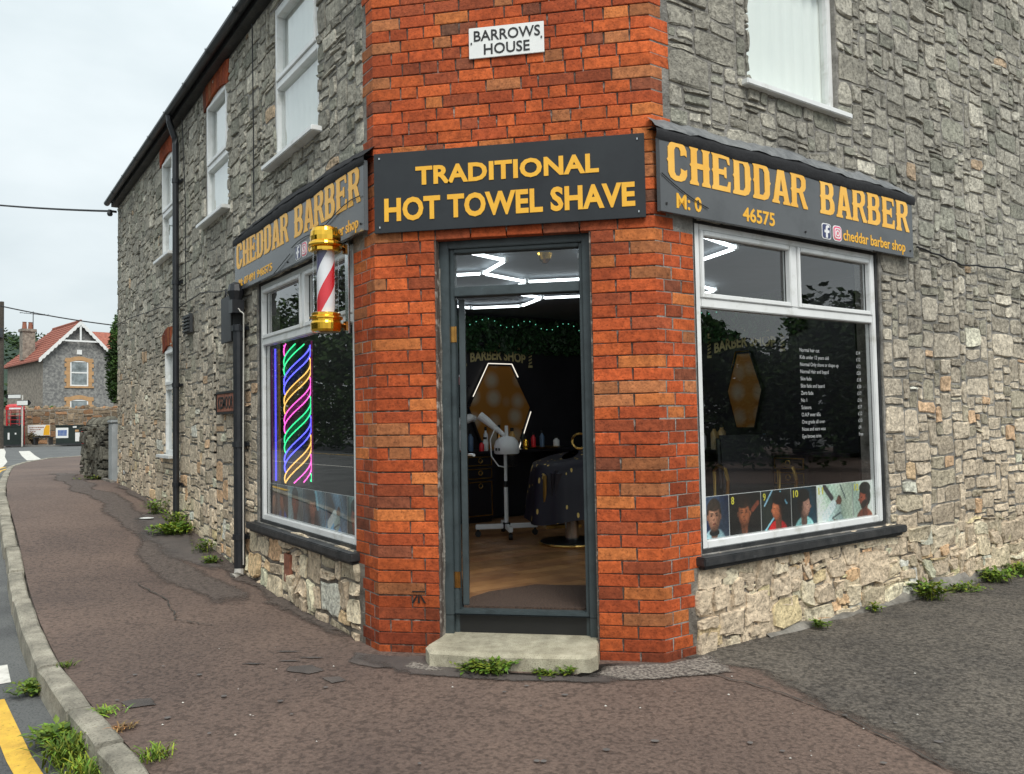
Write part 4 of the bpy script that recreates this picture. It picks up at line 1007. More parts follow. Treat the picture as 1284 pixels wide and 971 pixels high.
def station(F, uc, lab, wide=1.0, strips=True, zb=1.08):
    g = thing('hexagon_mirror', F(uc, .02, 1.0), lab, 'mirror', 'coffin shaped barber mirrors')
    P = [(uc-.17*wide, 2.13), (uc+.17*wide, 2.13), (uc+.46*wide, (2.13+zb)/2), (uc+.24*wide, zb), (uc-.24*wide, zb), (uc-.46*wide, (2.13+zb)/2)]
    m = MB(); m.poly(F, [(p[0]*1.0, p[1]) for p in P], .035, depth=.03); m.build('glass', 'mirror_painted_reflection', g)
    m = MB()
    Q = [(uc+(u-uc)*1.06, 1.6+(z-1.6)*1.05) for u, z in P]; m.poly(F, Q, .045, [P], depth=.04); m.build('frame', 'cabinet', g)
    m = MB()
    for a, b, s0, s1 in ((0, 1, 0, 1), (0, 5, 0, .75), (1, 2, 0, .3), (2, 3, .1, 1)) if strips else ((0, 1, 0, 1), (0, 5, 0, .4)):
        p, q = Q[a], Q[b]; A = F(p[0]+(q[0]-p[0])*s0, .055, p[1]+(q[1]-p[1])*s0); B = F(p[0]+(q[0]-p[0])*s1, .055, p[1]+(q[1]-p[1])*s1); m.tube([A, B], .006, 6)
    m.build('light_strip', 'led_mirror' if strips else 'gold_trim', g)
def M_mirror_painted_reflection():  # the patterned wall's amber reflection is painted into the mirror colour
    m, nt, N, L, out = new_mat('mirror_painted_reflection')
    p = N.new('ShaderNodeBsdfPrincipled'); p.inputs['Roughness'].default_value = .35
    geo = N.new('ShaderNodeNewGeometry'); vo = N.new('ShaderNodeTexVoronoi'); vo.inputs['Scale'].default_value = 4.2; vo.inputs['Randomness'].default_value = .35
    rp = N.new('ShaderNodeValToRGB'); rp.color_ramp.elements[0].position = .2; rp.color_ramp.elements[1].position = .55
    rp.color_ramp.elements[0].color = (.42, .35, .25, 1); rp.color_ramp.elements[1].color = (.36, .15, .025, 1)
    L.new(geo.outputs['Position'], vo.inputs['Vector']); L.new(vo.outputs['Distance'], rp.inputs[0]); L.new(rp.outputs[0], p.inputs['Base Color']); L.new(p.outputs[0], out.inputs[0])
M_mirror_painted_reflection()
station(FBL, 3.45, 'tall hexagonal mirror with painted amber reflection and light strips seen through the door')
station(FBR, 2.62, 'tall hexagonal mirror with painted amber reflection seen through the right shop window', .5, False, 1.32)
def wall_lettering(F, uc, lab):
    t = thing('wall_lettering', F(uc, .01, 2.16), lab, 'lettering', 'barber shop wall lettering')
    v, f = text_polys('BARBER SHOP', .03); lo, hi = v.min(0), v.max(0); m = MB()
    P = [(uc-.42+.84*(a-lo[0])/(hi[0]-lo[0]), b) for a, b in v]
    m.add([F(u, .02, 2.185+.11*(b-lo[1])/(hi[1]-lo[1])*(1.0+.2*math.cos((u-uc)*3))+.05*math.cos((u-uc)*3.2)-.03) for u, b in P], f); m.build('letters', 'dim_gold', t)
    for k in range(5):
        c = (uc-.32+.16*k, 2.375+.03*math.cos((k-2)*.9)); R = .045 if k == 2 else .03
        m = MB(); m.poly(F, [(c[0]+(R if q % 2 == 0 else R*.42)*math.sin(q*math.pi/5), c[1]+(R if q % 2 == 0 else R*.42)*math.cos(q*math.pi/5)) for q in range(10)], .02, depth=.01); m.build('star', 'dim_gold', t)
    for s in (-1, 1):
        m = MB(); x = uc+s*.50; m.box(F, x-.03, x+.03, .01, .02, 2.33, 2.36); m.box(F, x-.03, x+.03, .01, .02, 2.12, 2.15); m.lathe(F(x, .02, 2.38), [(.01, -.02), (.028, 0), (.01, .025)], 8)
        for q in range(4): m.poly(F, [(x-.022, 2.16+.042*q), (x+.022, 2.18+.042*q), (x+.022, 2.2+.042*q), (x-.022, 2.18+.042*q)], .02, depth=.01)
        m.build('pole_emblem', 'dim_gold', t)
wall_lettering(FBL, 3.45, 'gold barber shop lettering with stars above the mirror behind the door')
wall_lettering(FBR, 2.62, 'gold barber shop lettering with stars above the mirror behind the right window')
def counter(F, u0, u1, lab, drawers):
    t = thing('counter', F((u0+u1)/2, .3, FZ), lab, 'counter', 'black barber counters')
    m = MB(); m.box(F, u0, u1, .002, .56, 1.055, 1.09); m.build('worktop', 'cabinet', t, bevel=.004)
    for a in drawers:
        m = MB(); m.box(F, a, a+.44, .01, .52, FZ+.06, 1.052); b = m.build('cabinet', 'cabinet', t)
        for z0, z1 in ((.92, 1.03), (.77, .89), (.34, .74)):
            m = MB(); bars(m, F, a+.05, a+.39, z0, z1, .012, .521, .528); m.build('gold_edging', 'gold_trim', b)
            m = MB(); zc = z1-.05; m.tube([F(a+.22+.026*math.cos(q*math.pi/6), .54, zc+.026*math.sin(q*math.pi/6)) for q in range(13)], .005, 5); m.build('ring_pull', 'gold_trim', b)
        m = MB(); m.box(F, a+.03, a+.41, .05, .47, FZ+.001, FZ+.059); m.build('plinth', 'black_wall', b)
counter(FBL, 1.2, 4.45, 'black counter with gold edged drawers seen through the open door', (2.14, 2.60, 4.0))
counter(FBR, 1.3, 4.2, 'black counter with gold edged drawers seen through the right window', (1.4, 3.3))
def bottles():
    def bottle(F, u, o, h, r_, mat, lab, cap='ink_black', z=1.091):
        t = thing('bottle', F(u, o, z), lab, 'bottle', 'bottles on the barber counters'); c = F(u, o, z)
        m = MB(); m.lathe(c, [(r_*.9, 0), (r_, .01), (r_, h*.66), (r_*.45, h*.78), (r_*.45, h*.84)], 14); m.build('body', mat, t, smooth=True)
        m = MB(); m.lathe(c, [(r_*.55, h*.84), (r_*.55, h)], 10); m.build('cap', cap, t)
    B = [(FBL, 2.66, .42, .34, .045, 'orange_plastic', 'tall orange bottle on the counter left of the steamer'), (FBL, 2.80, .36, .24, .035, 'bottle_blue', 'pale blue bottle on the counter beside the orange bottle'),
         (FBL, 2.98, .40, .16, .04, 'white_plastic', 'short white tub on the counter behind the steamer'), (FBL, 3.25, .3, .3, .03, 'bronze', 'brown bottle on the counter under the mirror'),
         (FBL, 3.42, .33, .26, .04, 'amber_panel', 'amber bottle on the counter under the mirror'), (FBL, 3.72, .36, .2, .03, 'stripe_red', 'small red bottle on the counter right of the steamer'),
         (FBL, 3.9, .3, .22, .03, 'bottle_blue', 'small blue bottle near the right end of counter'), (FBR, 2.45, .35, .26, .04, 'amber_panel', 'amber bottle under the mirror behind the right window'),
         (FBR, 2.58, .38, .28, .045, 'amber_panel', 'wide amber bottle under the mirror behind the right window'), (FBR, 2.28, .33, .2, .03, 'white_plastic', 'white bottle beside amber bottles behind the right window'),
         (FBR, 2.85, .36, .16, .04, 'orange_plastic', 'short orange tub behind the right window'),
         (FBL, 2.88, .48, .12, .03, 'stripe_red', 'low red tub at the counter front beside the steamer'), (FBL, 3.08, .26, .28, .028, 'ink_white', 'slim white spray bottle at the back of counter'),
         (FBL, 3.56, .42, .15, .035, 'brass', 'short golden tin on the counter under the mirror'), (FBL, 3.64, .25, .24, .026, 'dark_green', 'slim green bottle at the back of counter'),
         (FBL, 4.05, .4, .14, .04, 'white_plastic', 'white jar at the right end of counter'), (FBR, 3.1, .34, .2, .03, 'bottle_blue', 'small blue bottle behind the price list')]
    for b in B: bottle(*b)
    M_ = MATS
    for F, u, z, lab in ((FBL, 2.72, 1.62, 'dark wall shelf with pink jars left of the mirror'), (FBR, .55, 1.55, 'dark wall shelf with pink jars near the deep corner'), (FBR, 1.75, 1.62, 'dark wall shelf left of the mirror behind the right window')):
        t = thing('wall_shelf', F(u, .05, z), lab, 'shelf', 'dark wall shelves')
        for k in range(2):
            m = MB(); m.box(F, u-.22, u+.22, .002, .16, z+.24*k, z+.018+.24*k); m.build('shelf_board', 'cabinet', t)
        for k in range(7):
            jz = z+.019+.24*(k % 2); j = thing('jar', F(u-.17+.055*k, .1, jz), ('first', 'first', 'second', 'second', 'third', 'third', 'fourth')[k]+' jar on '+('lower', 'upper')[k % 2]+' board of '+lab.replace('dark wall shelf with pink jars', 'shelf').replace('dark wall shelf', 'shelf').replace('behind the right window', 'seen through right window'), 'jar', 'jars on the wall shelves')
            m = MB(); m.lathe(F(u-.17+.055*k, .1, jz), [(.02, 0), (.022, .08), (.012, .10)], 10); m.build('glass', ('pink_paper', 'stripe_red', 'pink_paper')[k % 3], j, smooth=True)
            m = MB(); m.lathe(F(u-.17+.055*k, .1, jz), [(.016, .10), (.016, .125)], 10); m.build('lid', 'ink_white', j)
    t = thing('hair_dryer', FBL(2.62, .5, 1.45), 'white hair dryer held up left of the steamer', 'hair dryer')
    m = MB(); m.tube([FBL(2.50, .5, 1.37), FBL(2.62, .5, 1.45), FBL(2.72, .5, 1.48), FBL(2.78, .5, 1.47)], [.03, .055, .05, .035], 12); m.build('barrel', 'white_plastic', t)
    m = MB(); m.tube([FBL(2.60, .5, 1.43), FBL(2.57, .5, 1.30), FBL(2.56, .5, 1.11)], [.03, .025, .02], 10); m.build('grip', 'white_plastic', t)
    t = thing('tissue_box', FBR(1.95, .38, 1.091), 'white tissue box on the counter behind the right window', 'tissue box')
    m = MB(); m.box(FBR, 1.83, 2.07, .28, .46, 1.092, 1.20); m.build('carton', 'white_plastic', t, bevel=.004)
    m = MB(); m.lathe(FBR(1.95, .37, 1.2), [(.05, 0), (.04, .04), (.07, .08), (.02, .1)], 7); m.build('tissue', 'ink_white', t)
    t = thing('tray', FBL(3.78, .42, 1.091), 'gold tray on the counter right of the steamer', 'tray')
    m = MB(); m.lathe(FBL(3.8, .42, 1.091), [(.20, 0), (.24, .02), (.22, .022), (.18, .006)], 22); m.build('dish', 'gold_trim', t)
M('bottle_blue', (.12, .2, .32), (.08, .14, .24), scale=5, rough=.3)
bottles()
def steamer():
    c = Vector((-.68, 3.31, FZ)); t = thing('facial_steamer', c, 'white facial steamer on a wheeled four foot stand inside door', 'steamer')
    for k in range(4):
        a = math.radians(10.1+8+90*k); d = Vector((math.cos(a), math.sin(a), 0)); F = Fr(c, d, Vector((-d.y, d.x, 0)))
        m = MB(); m.box(F, .035, .32, -.022, .022, .075, .125); f = m.build('foot', 'white_plastic', t, bevel=.006)
        m = MB(); m.lathe(c+d*.295, [(.012, .04), (.012, .075)], 8); p = c+d*.295; m.tube([p+Vector((-d.y, d.x, 0))*.018+Vector((0, 0, .03)), p-Vector((-d.y, d.x, 0))*.018+Vector((0, 0, .03))], .03, 12); m.build('caster', 'ink_black', f)
    m = MB(); m.lathe(c, [(.04, .06), (.04, .135)], 10); m.build('hub', 'ink_black', t)
    m = MB(); m.lathe(c, [(.021, .135), (.021, .52)], 12); m.lathe(c, [(.017, .52), (.017, .90)], 12); m.build('post', 'white_plastic', t)
    m = MB(); m.lathe(c, [(.026, .50), (.026, .56)], 10); m.build('collar', 'ink_black', t)
    h = c+Vector((.02, -.02, .84)); m = MB(); m.lathe(h, [(.11, 0), (.125, .01), (.125, .08), (.11, .13), (.075, .17), (.03, .18)], 24, sx=1.05, sy=.9); b = m.build('head', 'white_plastic', t, smooth=True)
    m = MB(); m.lathe(h+Vector((.06, -.03, -.13)), [(.045, 0), (.055, .02), (.055, .12)], 14); m.build('water_jar', 'tube_glass', t)
    m = MB(); [m.lathe(h+Vector((-.09+.03*k, -.105, .05)), [(.009, -.014), (.009, .014)], 8) for k in range(2)]; m.build('knob', 'ink_black', b)
    m = MB(); m.lathe(h+Vector((0, 0, .17)), [(.02, 0), (.018, .12)], 10); m.build('neck', 'white_plastic', t)
    m = MB(); m.tube([h+Vector((-.02, 0, .19)), h+Vector((-.12, 0, .27)), h+Vector((-.2, 0, .34)), h+Vector((-.28, 0, .40))], [.02, .03, .04, .045], 12); m.build('nozzle_arm', 'white_plastic', t)
    m = MB(); m.tube([h+Vector((-.10, -.02, .30)), h+Vector((-.16, -.05, .15)), h+Vector((-.15, -.06, -.02)), h+Vector((-.08, -.05, -.12)), h+Vector((.0, -.03, -.14))], .007, 6); m.build('power_lead', 'white_plastic', t)
steamer()
def M_cape():
    m, nt, N, L, out = new_mat('cape_print')
    p = N.new('ShaderNodeBsdfPrincipled'); p.inputs['Roughness'].default_value = .5
    geo = N.new('ShaderNodeNewGeometry'); mp = N.new('ShaderNodeMapping'); mp.inputs['Scale'].default_value = (1.2, 1.2, .55); mp.inputs['Rotation'].default_value = (.3, .45, 0)
    vo = N.new('ShaderNodeTexVoronoi'); vo.inputs['Scale'].default_value = 13; vo.inputs['Randomness'].default_value = .9
    rp = N.new('ShaderNodeValToRGB'); rp.color_ramp.interpolation = 'CONSTANT'; rp.color_ramp.elements[1].position = .2
    rp.color_ramp.elements[0].color = (.62, .44, .12, 1); rp.color_ramp.elements[1].color = (.008, .006, .014, 1)
    L.new(geo.outputs['Position'], mp.inputs[0]); L.new(mp.outputs[0], vo.inputs['Vector']); L.new(vo.outputs['Distance'], rp.inputs[0]); L.new(rp.outputs[0], p.inputs['Base Color']); L.new(p.outputs[0], out.inputs[0])
M_cape()
def barber_chair(c, lab, cape, rot):
    c = Vector(c); t = thing('barber_chair', c, lab, 'barber chair', 'barber chairs')
    m = MB(); m.lathe(c, [(.30, 0), (.315, .012), (.30, .03), (.12, .05)], 32); m.build('base', 'ink_black', t)
    m = MB(); m.lathe(c, [(.318, .002), (.326, .012), (.318, .024)], 32); m.build('base_rim', 'gold_trim', t)
    m = MB(); m.lathe(c, [(.07, .05), (.06, .32)], 16); m.build('column', 'chrome', t)
    d = Vector((math.cos(rot), math.sin(rot), 0)); F = Fr(c, d, Vector((-d.y, d.x, 0)))
    m = MB(); m.box(F, -.28, .28, -.28, .28, .32, .46); m.build('seat', 'cape', t, bevel=.04)
    zb = .72 if cape else 1.0
    m = MB(); m.add([F(u, -.22-.12*(z-.46), z) for z in (.46, zb) for u in (-.26, .26)]+[F(u, -.33-.12*(z-.46), z) for z in (.46, zb) for u in (-.26, .26)], [(0, 1, 3, 2), (4, 5, 7, 6), (0, 1, 5, 4), (2, 3, 7, 6), (0, 2, 6, 4), (1, 3, 7, 5)]); m.build('backrest', 'cape', t, bevel=.03)
    for s in (-1, 1):
        m = MB(); m.tube([F(s*.31, -.24, .42), F(s*.31, -.26, .66), F(s*.31, -.1, .72), F(s*.31, .16, .70), F(s*.31, .24, .6), F(s*.31, .2, .42)], .018, 8); m.build('armrest', 'gold_trim', t)
    m = MB(); m.box(F, -.18, .18, .32, .46, .10, .13); m.tube([F(-.1, .25, .36), F(-.1, .38, .12)], .014, 6); m.tube([F(.1, .25, .36), F(.1, .38, .12)], .014, 6); m.build('footrest', 'gold_trim', t)
    if cape:
        k = thing('barber_cape', c+Vector((0, 0, .3)), 'dark cape with gold motifs draped over the chair by the door', 'cape')
        n = 40; vs = []; r = random.Random(5)
        for z, R in ((.24, .44), (.40, .42), (.60, .40), (.74, .385), (.80, .36), (.835, .25), (.845, .08)):
            for i in range(n):
                a = 2*math.pi*i/n; f = 1+.045*math.sin(a*9+.6)*(1.0 if z < .7 else .2)+r.uniform(-.006, .006)
                vs.append(F(R*f*math.cos(a), R*f*math.sin(a), z+(.03*math.sin(a*3) if z < .5 else .04*math.sin(a+1))))
        m = MB(); m.add(vs, [(j*n+i, j*n+(i+1) % n, (j+1)*n+(i+1) % n, (j+1)*n+i) for j in range(6) for i in range(n)]); m.build('cloth', 'cape_print', k, smooth=True)
        m = MB(); q = c+Vector((.12, -.25, .98)); m.tube([q+Vector((.075*math.cos(a*math.pi/8), .02*math.sin(a), .07*math.sin(a*math.pi/8))) for a in range(17)], .012, 8); m.build('gold_ring', 'gold_trim', t)
barber_chair((.04, 2.86, FZ), 'black barber chair under a gold printed cape inside the door', True, math.radians(20))
barber_chair((1.75, 2.95, FZ), 'black barber chair with gold arms behind the right window', False, math.radians(190))
def door_mat():
    m = MB(); o = [(-.375, .17), (.40, .17), (.42, .86), (-.02, .86), (-.30, .60), (-.385, .42)]
    m.add([(x, y, FZ+.001) for x, y in o]+[(x, y, FZ+.014) for x, y in o], [tuple(range(6)), tuple(range(6, 12))]+[(k, (k+1) % 6, 6+(k+1) % 6, 6+k) for k in range(6)])
    tag(m.build('door_mat', 'mat_brown'), 'brown bristle door mat just inside the open shop door', 'door mat')
door_mat()

# --- things stuck on or standing behind the shop glass ---------------
def sm(x, a, b): t = np.clip((x-a)/(b-a), 0, 1); return t*t*(3-2*t)
def portrait(kind, seed, aspect, nx=52, ny=64):
    """generic hairstyle picture painted as colours on a grid; x -1..1, y 0..1 upwards"""
    r = np.random.default_rng(seed)
    X, Y = np.meshgrid(np.linspace(-1, 1, nx+1)*aspect, np.linspace(0, 1, ny+1)*2-1)
    img = np.zeros(X.shape+(3,))
    k = kind; bg0, bg1 = np.array(k['bg'][0]), np.array(k['bg'][1])
    w = .5+.5*np.sin(X*2.3+Y*1.1*k.get('tilt', 1)+seed); img[:] = bg0+(bg1-bg0)*w[..., None]
    def put(mask, c):
        nonlocal img; img = img*(1-mask[..., None])+np.array(c)*mask[..., None]
    def ell(cx, cy, rx, ry, soft=.12, a=0):
        dx, dy = X-cx, Y-cy; u = dx*math.cos(a)+dy*math.sin(a); v = -dx*math.sin(a)+dy*math.cos(a)
        return 1-sm((u/rx)**2+(v/ry)**2, 1-soft, 1+soft)
    def bar(x0, y0, x1, y1, wd):
        d = np.array((x1-x0, y1-y0)); L = np.hypot(*d); d = d/L; t = np.clip((X-x0)*d[0]+(Y-y0)*d[1], 0, L); return 1-sm(np.hypot(X-x0-t*d[0], Y-y0-t*d[1]), wd*.8, wd*1.1)
    for b in k.get('bars', ()): put(bar(*b[:5]), b[5])
    cx, cy, a, z = k.get('at', (0, .12, 0, 1)); z *= 1.18; sk = np.array(k['skin']); hr = np.array(k['hair']); v = k['view']
    put(ell(cx*.5, -1.05, .62*z, .62, .15), k['cloth'])
    put(bar(cx*.8, -.7, cx, cy-.2, .20*z), sk*.72)
    if k.get('collar') is not None: put(ell(cx*.6, -.62, .33, .16), k['collar'])
    if v == 'front':
        put(ell(cx, cy+.14, .40*z, .56*z, .1, a), hr); put(ell(cx-.36*z, cy-.05, .07, .12), sk*.8); put(ell(cx+.36*z, cy-.05, .07, .12), sk*.8)
        rad = ((X-cx)/(.345*z))**2+((Y-cy+.06)/(.5*z))**2; hl = np.clip(1.25-.62*rad+.25*np.exp(-((X-cx+.12)**2+(Y-cy-.2)**2)/.03), .35, 1.5)
        mk = ell(cx, cy-.06, .345*z, .50*z, .12, a); img = img*(1-mk[..., None])+(sk*hl[..., None])*mk[..., None]; put(ell(cx, cy+.40*z, .36*z, .22*z, .25, a), hr)
        put(ell(cx+.16, cy-.05, .2*z, .45*z, .6, a)*.25, sk*.5)
        for s in (-1, 1): put(ell(cx+s*.14*z, cy+.03, .10, .07, .6)*.55, sk*.45); put(ell(cx+s*.14*z, cy+.02, .055, .024), (.03, .02, .018)); put(bar(cx+s*.07*z, cy+.11, cx+s*.21*z, cy+.12, .022)*.8, hr)
        put(ell(cx, cy-.16, .06, .05, .6)*.6, sk*.5); put(ell(cx, cy-.04, .03, .12, .7)*.5, sk*1.25); put(ell(cx, cy-.30*z, .11, .026), (.26, .09, .08)); put(ell(cx, cy-.37*z, .08, .03, .7)*.5, sk*.6); put(ell(cx, cy-.50*z, .30, .12, .7)*.55, sk*.5)
    elif v == 'side':
        f = k.get('face', 1)
        put(ell(cx, cy+.08, .42*z, .50*z, .1), hr); rad = ((X-cx-f*.2)/(.4*z))**2+((Y-cy+.06)/(.5*z))**2; hl = np.clip(1.3-.7*rad, .4, 1.4); mk = ell(cx+f*.10, cy-.10, .33*z, .44*z, .1, -.2*f); img = img*(1-mk[..., None])+(sk*hl[..., None])*mk[..., None]
        put(ell(cx+f*.44*z, cy-.10, .06, .08), sk); put(ell(cx-f*.03, cy+.40*z, .42*z, .26*z, .2), hr); put(ell(cx-f*.24*z, cy+.06, .2*z, .34*z, .5)*.8, hr)
        put(ell(cx-f*.08, cy-.10, .07, .11), sk*.7); put(ell(cx+f*.26*z, cy+.0, .05, .025), (.05, .03, .03)); put(ell(cx+f*.36*z, cy-.30, .06, .025), (.3, .1, .09))
        if k.get('beard'): put(ell(cx+f*.10, cy-.36, .26*z, .16*z, .4, -.5*f)*.85, hr)
    elif v == 'work':
        put(bar(-.9, .9, -.3, .3, .16), (.10, .09, .10)); put(bar(.5, .9, .9, .2, .05), (.2, .25, .26)); put(ell(.1, -.35, .42, .5), (.5, .58, .56)); put(bar(-.3, -.75, .4, -.5, .05), (.2, .24, .25)); put(bar(-.2, -.1, .28, .12, .12), (.24, .12, .08)); put(ell(.36, .15, .20, .24), (.28, .15, .11)); put(bar(-.9, -.6, -.15, -.05, .26), (.58, .64, .66)); put(bar(.3, .4, .5, .2, .03), (.05, .05, .05))
    lx = .62+.38*sm(X*(-1 if seed % 2 else 1)+.35*Y, -.7, .6); img *= lx[..., None]
    img *= (1+.13*np.sin(X*19+seed+2*np.sin(Y*5))*np.sin(Y*15+2*seed+X*4)+r.normal(0, .10, X.shape))[..., None]
    img = np.clip(img, 0, 1)**1.18
    g_ = np.clip(img*1.25, 0, 1); g_ = .35*g_+.65*g_*g_*(3-2*g_)*1.25
    return np.clip(g_, .003, .88)
def poster(F, u0, u1, z0, z1, o, kind, seed, num, parent):
    asp = (u1-u0)/(z1-z0); nx, ny = 52, 64; col = portrait(kind, seed, asp, nx, ny)
    m = MB(); m.v = [tuple(F(u0+(u1-u0)*i/nx, o, z0+(z1-z0)*j/ny)) for j in range(ny+1) for i in range(nx+1)]
    m.f = [(j*(nx+1)+i, j*(nx+1)+i+1, (j+1)*(nx+1)+i+1, (j+1)*(nx+1)+i) for j in range(ny) for i in range(nx)]; m.mi = [0]*len(m.f)
    m.c = [tuple(c) for c in col.reshape(-1, 3)]
    p = m.build('photo_print', 'print', parent, smooth=True, tint=True)
    if num: text('number', num, F, u0+.018, u0+.018+.028*len(num), z1-.065, z1-.015, o+.0015, 'number_yellow', p, bold=.02)
M('number_yellow', (.75, .66, .06), None, rough=.5)
def window_posters():
    B = (.012, .012, .012); teal = (.02, .10, .13); ks = [
        dict(view='front', bg=((.02, .06, .16), (.12, .16, .22)), skin=(.46, .29, .22), hair=(.11, .085, .07), cloth=(.45, .58, .62), collar=(.03, .03, .035)),
        dict(view='front', bg=((.012, .01, .01), (.03, .02, .02)), skin=(.44, .22, .13), hair=(.045, .025, .018), cloth=(.018, .018, .02), at=(-.1, .1, .1, 1.0), bars=[(.5, .2, .9, .5, .12, (.25, .10, .06))]),
        dict(view='side', bg=((.01, .03, .04), (.05, .07, .06)), skin=(.42, .20, .12), hair=(.03, .016, .012), cloth=(.62, .04, .05), at=(.15, .12, 0, 1.0), face=-1, bars=[(-.9, -.9, -.2, -.3, .05, (.35, .55, .65)), (.3, .9, .8, .3, .05, (.3, .5, .6)), (-.9, .3, -.3, 1, .05, (.3, .42, .5))]),
        dict(view='side', bg=((.015, .10, .14), (.02, .035, .04)), skin=(.36, .24, .2), hair=(.008, .008, .01), cloth=(.40, .62, .62), at=(-.05, .12, 0, 1.05), face=1),
        dict(view='work', bg=((.42, .5, .44), (.62, .68, .6)), skin=(.3, .2, .15), hair=B, cloth=(.45, .54, .54)),
        dict(view='side', bg=((.55, .64, .58), (.66, .72, .66)), skin=(.34, .14, .09), hair=(.012, .01, .01), cloth=(.34, .15, .1), at=(.1, .14, 0, 1.05), face=-1, beard=True)]
    t = thing('hairstyle_poster', FR(1.36, -.07, .65), 'strip of six numbered hairstyle photographs inside the right shop window', 'poster')
    ts = [.388, .676, .997, 1.323, 1.615, 2.058, 2.345]
    for k in range(6): poster(FR, ts[k]+.004, ts[k+1]-.004, .655, .938, -.068, ks[k], k+1, str(7+k), t)
    m = MB(); m.quad(FR(.385, -.072, .652), FR(2.35, -.072, .652), FR(2.35, -.072, .941), FR(.385, -.072, .941)); m.build('backing', 'ink_white', t)
    kl = [dict(view='side', bg=((.03, .03, .035), (.2, .2, .19)), skin=(.4, .25, .18), hair=B, cloth=(.1, .1, .14), face=1), dict(view='side', bg=((.08, .09, .1), (.3, .32, .33)), skin=(.38, .2, .14), hair=B, cloth=(.06, .14, .4), face=-1),
          dict(view='front', bg=((.2, .28, .3), (.34, .42, .44)), skin=(.3, .11, .07), hair=(.02, .012, .01), cloth=(.3, .36, .38), at=(0, .1, 0, 1.15)), dict(view='front', bg=((.02, .025, .03), (.2, .3, .36)), skin=(.46, .24, .18), hair=(.02, .02, .02), cloth=(.05, .06, .07), at=(-.2, .1, 0, 1.1), bars=[(.3, 1, .6, .1, .16, (.3, .5, .6))]),
          dict(view='work', bg=((.05, .07, .1), (.28, .4, .5)), skin=(.3, .2, .15), hair=B, cloth=(.3, .5, .75), bars=[(-.5, -.8, -.1, -.3, .4, (.34, .52, .72))]), dict(view='front', bg=((.06, .12, .1), (.3, .4, .4)), skin=(.42, .16, .1), hair=B, cloth=(.04, .05, .06), at=(.1, 0, 0, 1.2))]
    t = thing('hairstyle_poster', FL(1.36, -.07, .65), 'strip of six hairstyle photographs inside the left shop window', 'poster')
    ts = [-2.345, -2.11, -1.85, -1.51, -1.04, -.64, -.39]
    for k in range(6): poster(FLT, ts[k]+.005, ts[k+1]-.005, .655, .938, -.068, kl[k], k+21, None, t)
    m = MB(); m.quad(FLT(-2.35, -.072, .652), FLT(-.385, -.072, .652), FLT(-.385, -.072, .941), FLT(-2.35, -.072, .941)); m.build('backing', 'ink_white', t)
    # price list lettered on the right pane
    t = thing('price_list', FR(1.8, -.05, 1.3), 'white price list lettered on the right shop window', 'price list')
    rows = [('Normal hair cut', '£14'), ('Kids under 12 years old', '£12'), ('Normal Only shave or shape up', '£12'), ('Normal Hair and beard', '£20'), ('Skin fade', '£18'), ('Skin fade and beard', '£30'), ('Zero fade', '£17'), ('No 1', '£16'), ('Scissors', '£17'), ('O.A.P over 65s', '£12'), ('One grade all over', '£13'), ('Nose and ears wax', '£4'), ('Eye brows trim', 'free')]
    for k, (a, b) in enumerate(rows):
        z = 1.905-.0508*k
        m = MB(); text('', a, FR, 1.445, 0, z-.013, z+.013, -.047, None, None, bold=.006, ref='H', mb=m, keep=True)
        text('', b, FR, 2.135, 0, z-.013, z+.013, -.047, None, None, bold=.006, ref='H', mb=m, keep=True); m.build('price_row', 'price_ink', t)
window_posters()
def led_column():
    s, o = 2.44, -.37; c = FL(s, o, 0); t = thing('led_column', FL(s, o, .9), 'glowing column of coloured spiral light strips behind the left window', 'light column')
    R = .118; z0, z1 = .92, 2.17
    m = MB(); m.lathe(c, [(R-.012, z0-.03), (R-.012, z1)], 24); m.build('core', 'black_wall', t, smooth=True)
    a0 = math.atan2(-S, -S)
    for k, mat in enumerate(('led_amber', 'led_pink', 'led_green', 'led_blue')):
        A = MB(); Bm = MB()
        for dz in (0, .075):
            pts = []; rad = []; n = 0; zz = z0-1.4+k*-.175+dz
            for i in range(600):
                th = i*.055; z = zz+th/(2*math.pi)*.70
                if z0 <= z <= z1: pts.append((c.x+R*math.cos(a0+th), c.y+R*math.sin(a0+th), z)); rad.append(.0075 if i % 2 else .004)
            if len(pts) > 2: A.tube(pts, rad, 5)
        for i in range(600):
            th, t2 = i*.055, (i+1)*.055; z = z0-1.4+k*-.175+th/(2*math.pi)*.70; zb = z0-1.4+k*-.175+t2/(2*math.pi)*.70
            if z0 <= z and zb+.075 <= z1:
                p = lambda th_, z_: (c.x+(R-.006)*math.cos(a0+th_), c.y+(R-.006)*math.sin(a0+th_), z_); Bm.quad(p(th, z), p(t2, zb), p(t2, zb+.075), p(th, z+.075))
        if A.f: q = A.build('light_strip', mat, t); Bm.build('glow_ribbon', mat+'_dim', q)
    for su, ou, mat in ((2.372, -.085, 'led_blue_dim2'), (2.385, -.115, 'led_pink_dim'), (2.388, -.15, 'led_blue_dim2'), (2.39, -.185, 'led_amber_dim'), (2.06, -.36, 'led_pink_dim')):
        m = MB(); m.tube([FL(su, ou, z0+.03), FL(su, ou, 2.12 if ou > -.3 else z1)], .008, 6); m.build('upright_tube', mat, t)
    m = MB(); m.box(FL, s-.2, s+.2, o-.16, o+.16, .62, .88); m.build('plinth', 'black_wall', t)
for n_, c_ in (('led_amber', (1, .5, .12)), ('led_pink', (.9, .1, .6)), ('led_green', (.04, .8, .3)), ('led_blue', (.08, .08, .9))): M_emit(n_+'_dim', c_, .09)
M_emit('led_blue_dim2', (.1, .08, .9), 1.3)
led_column()

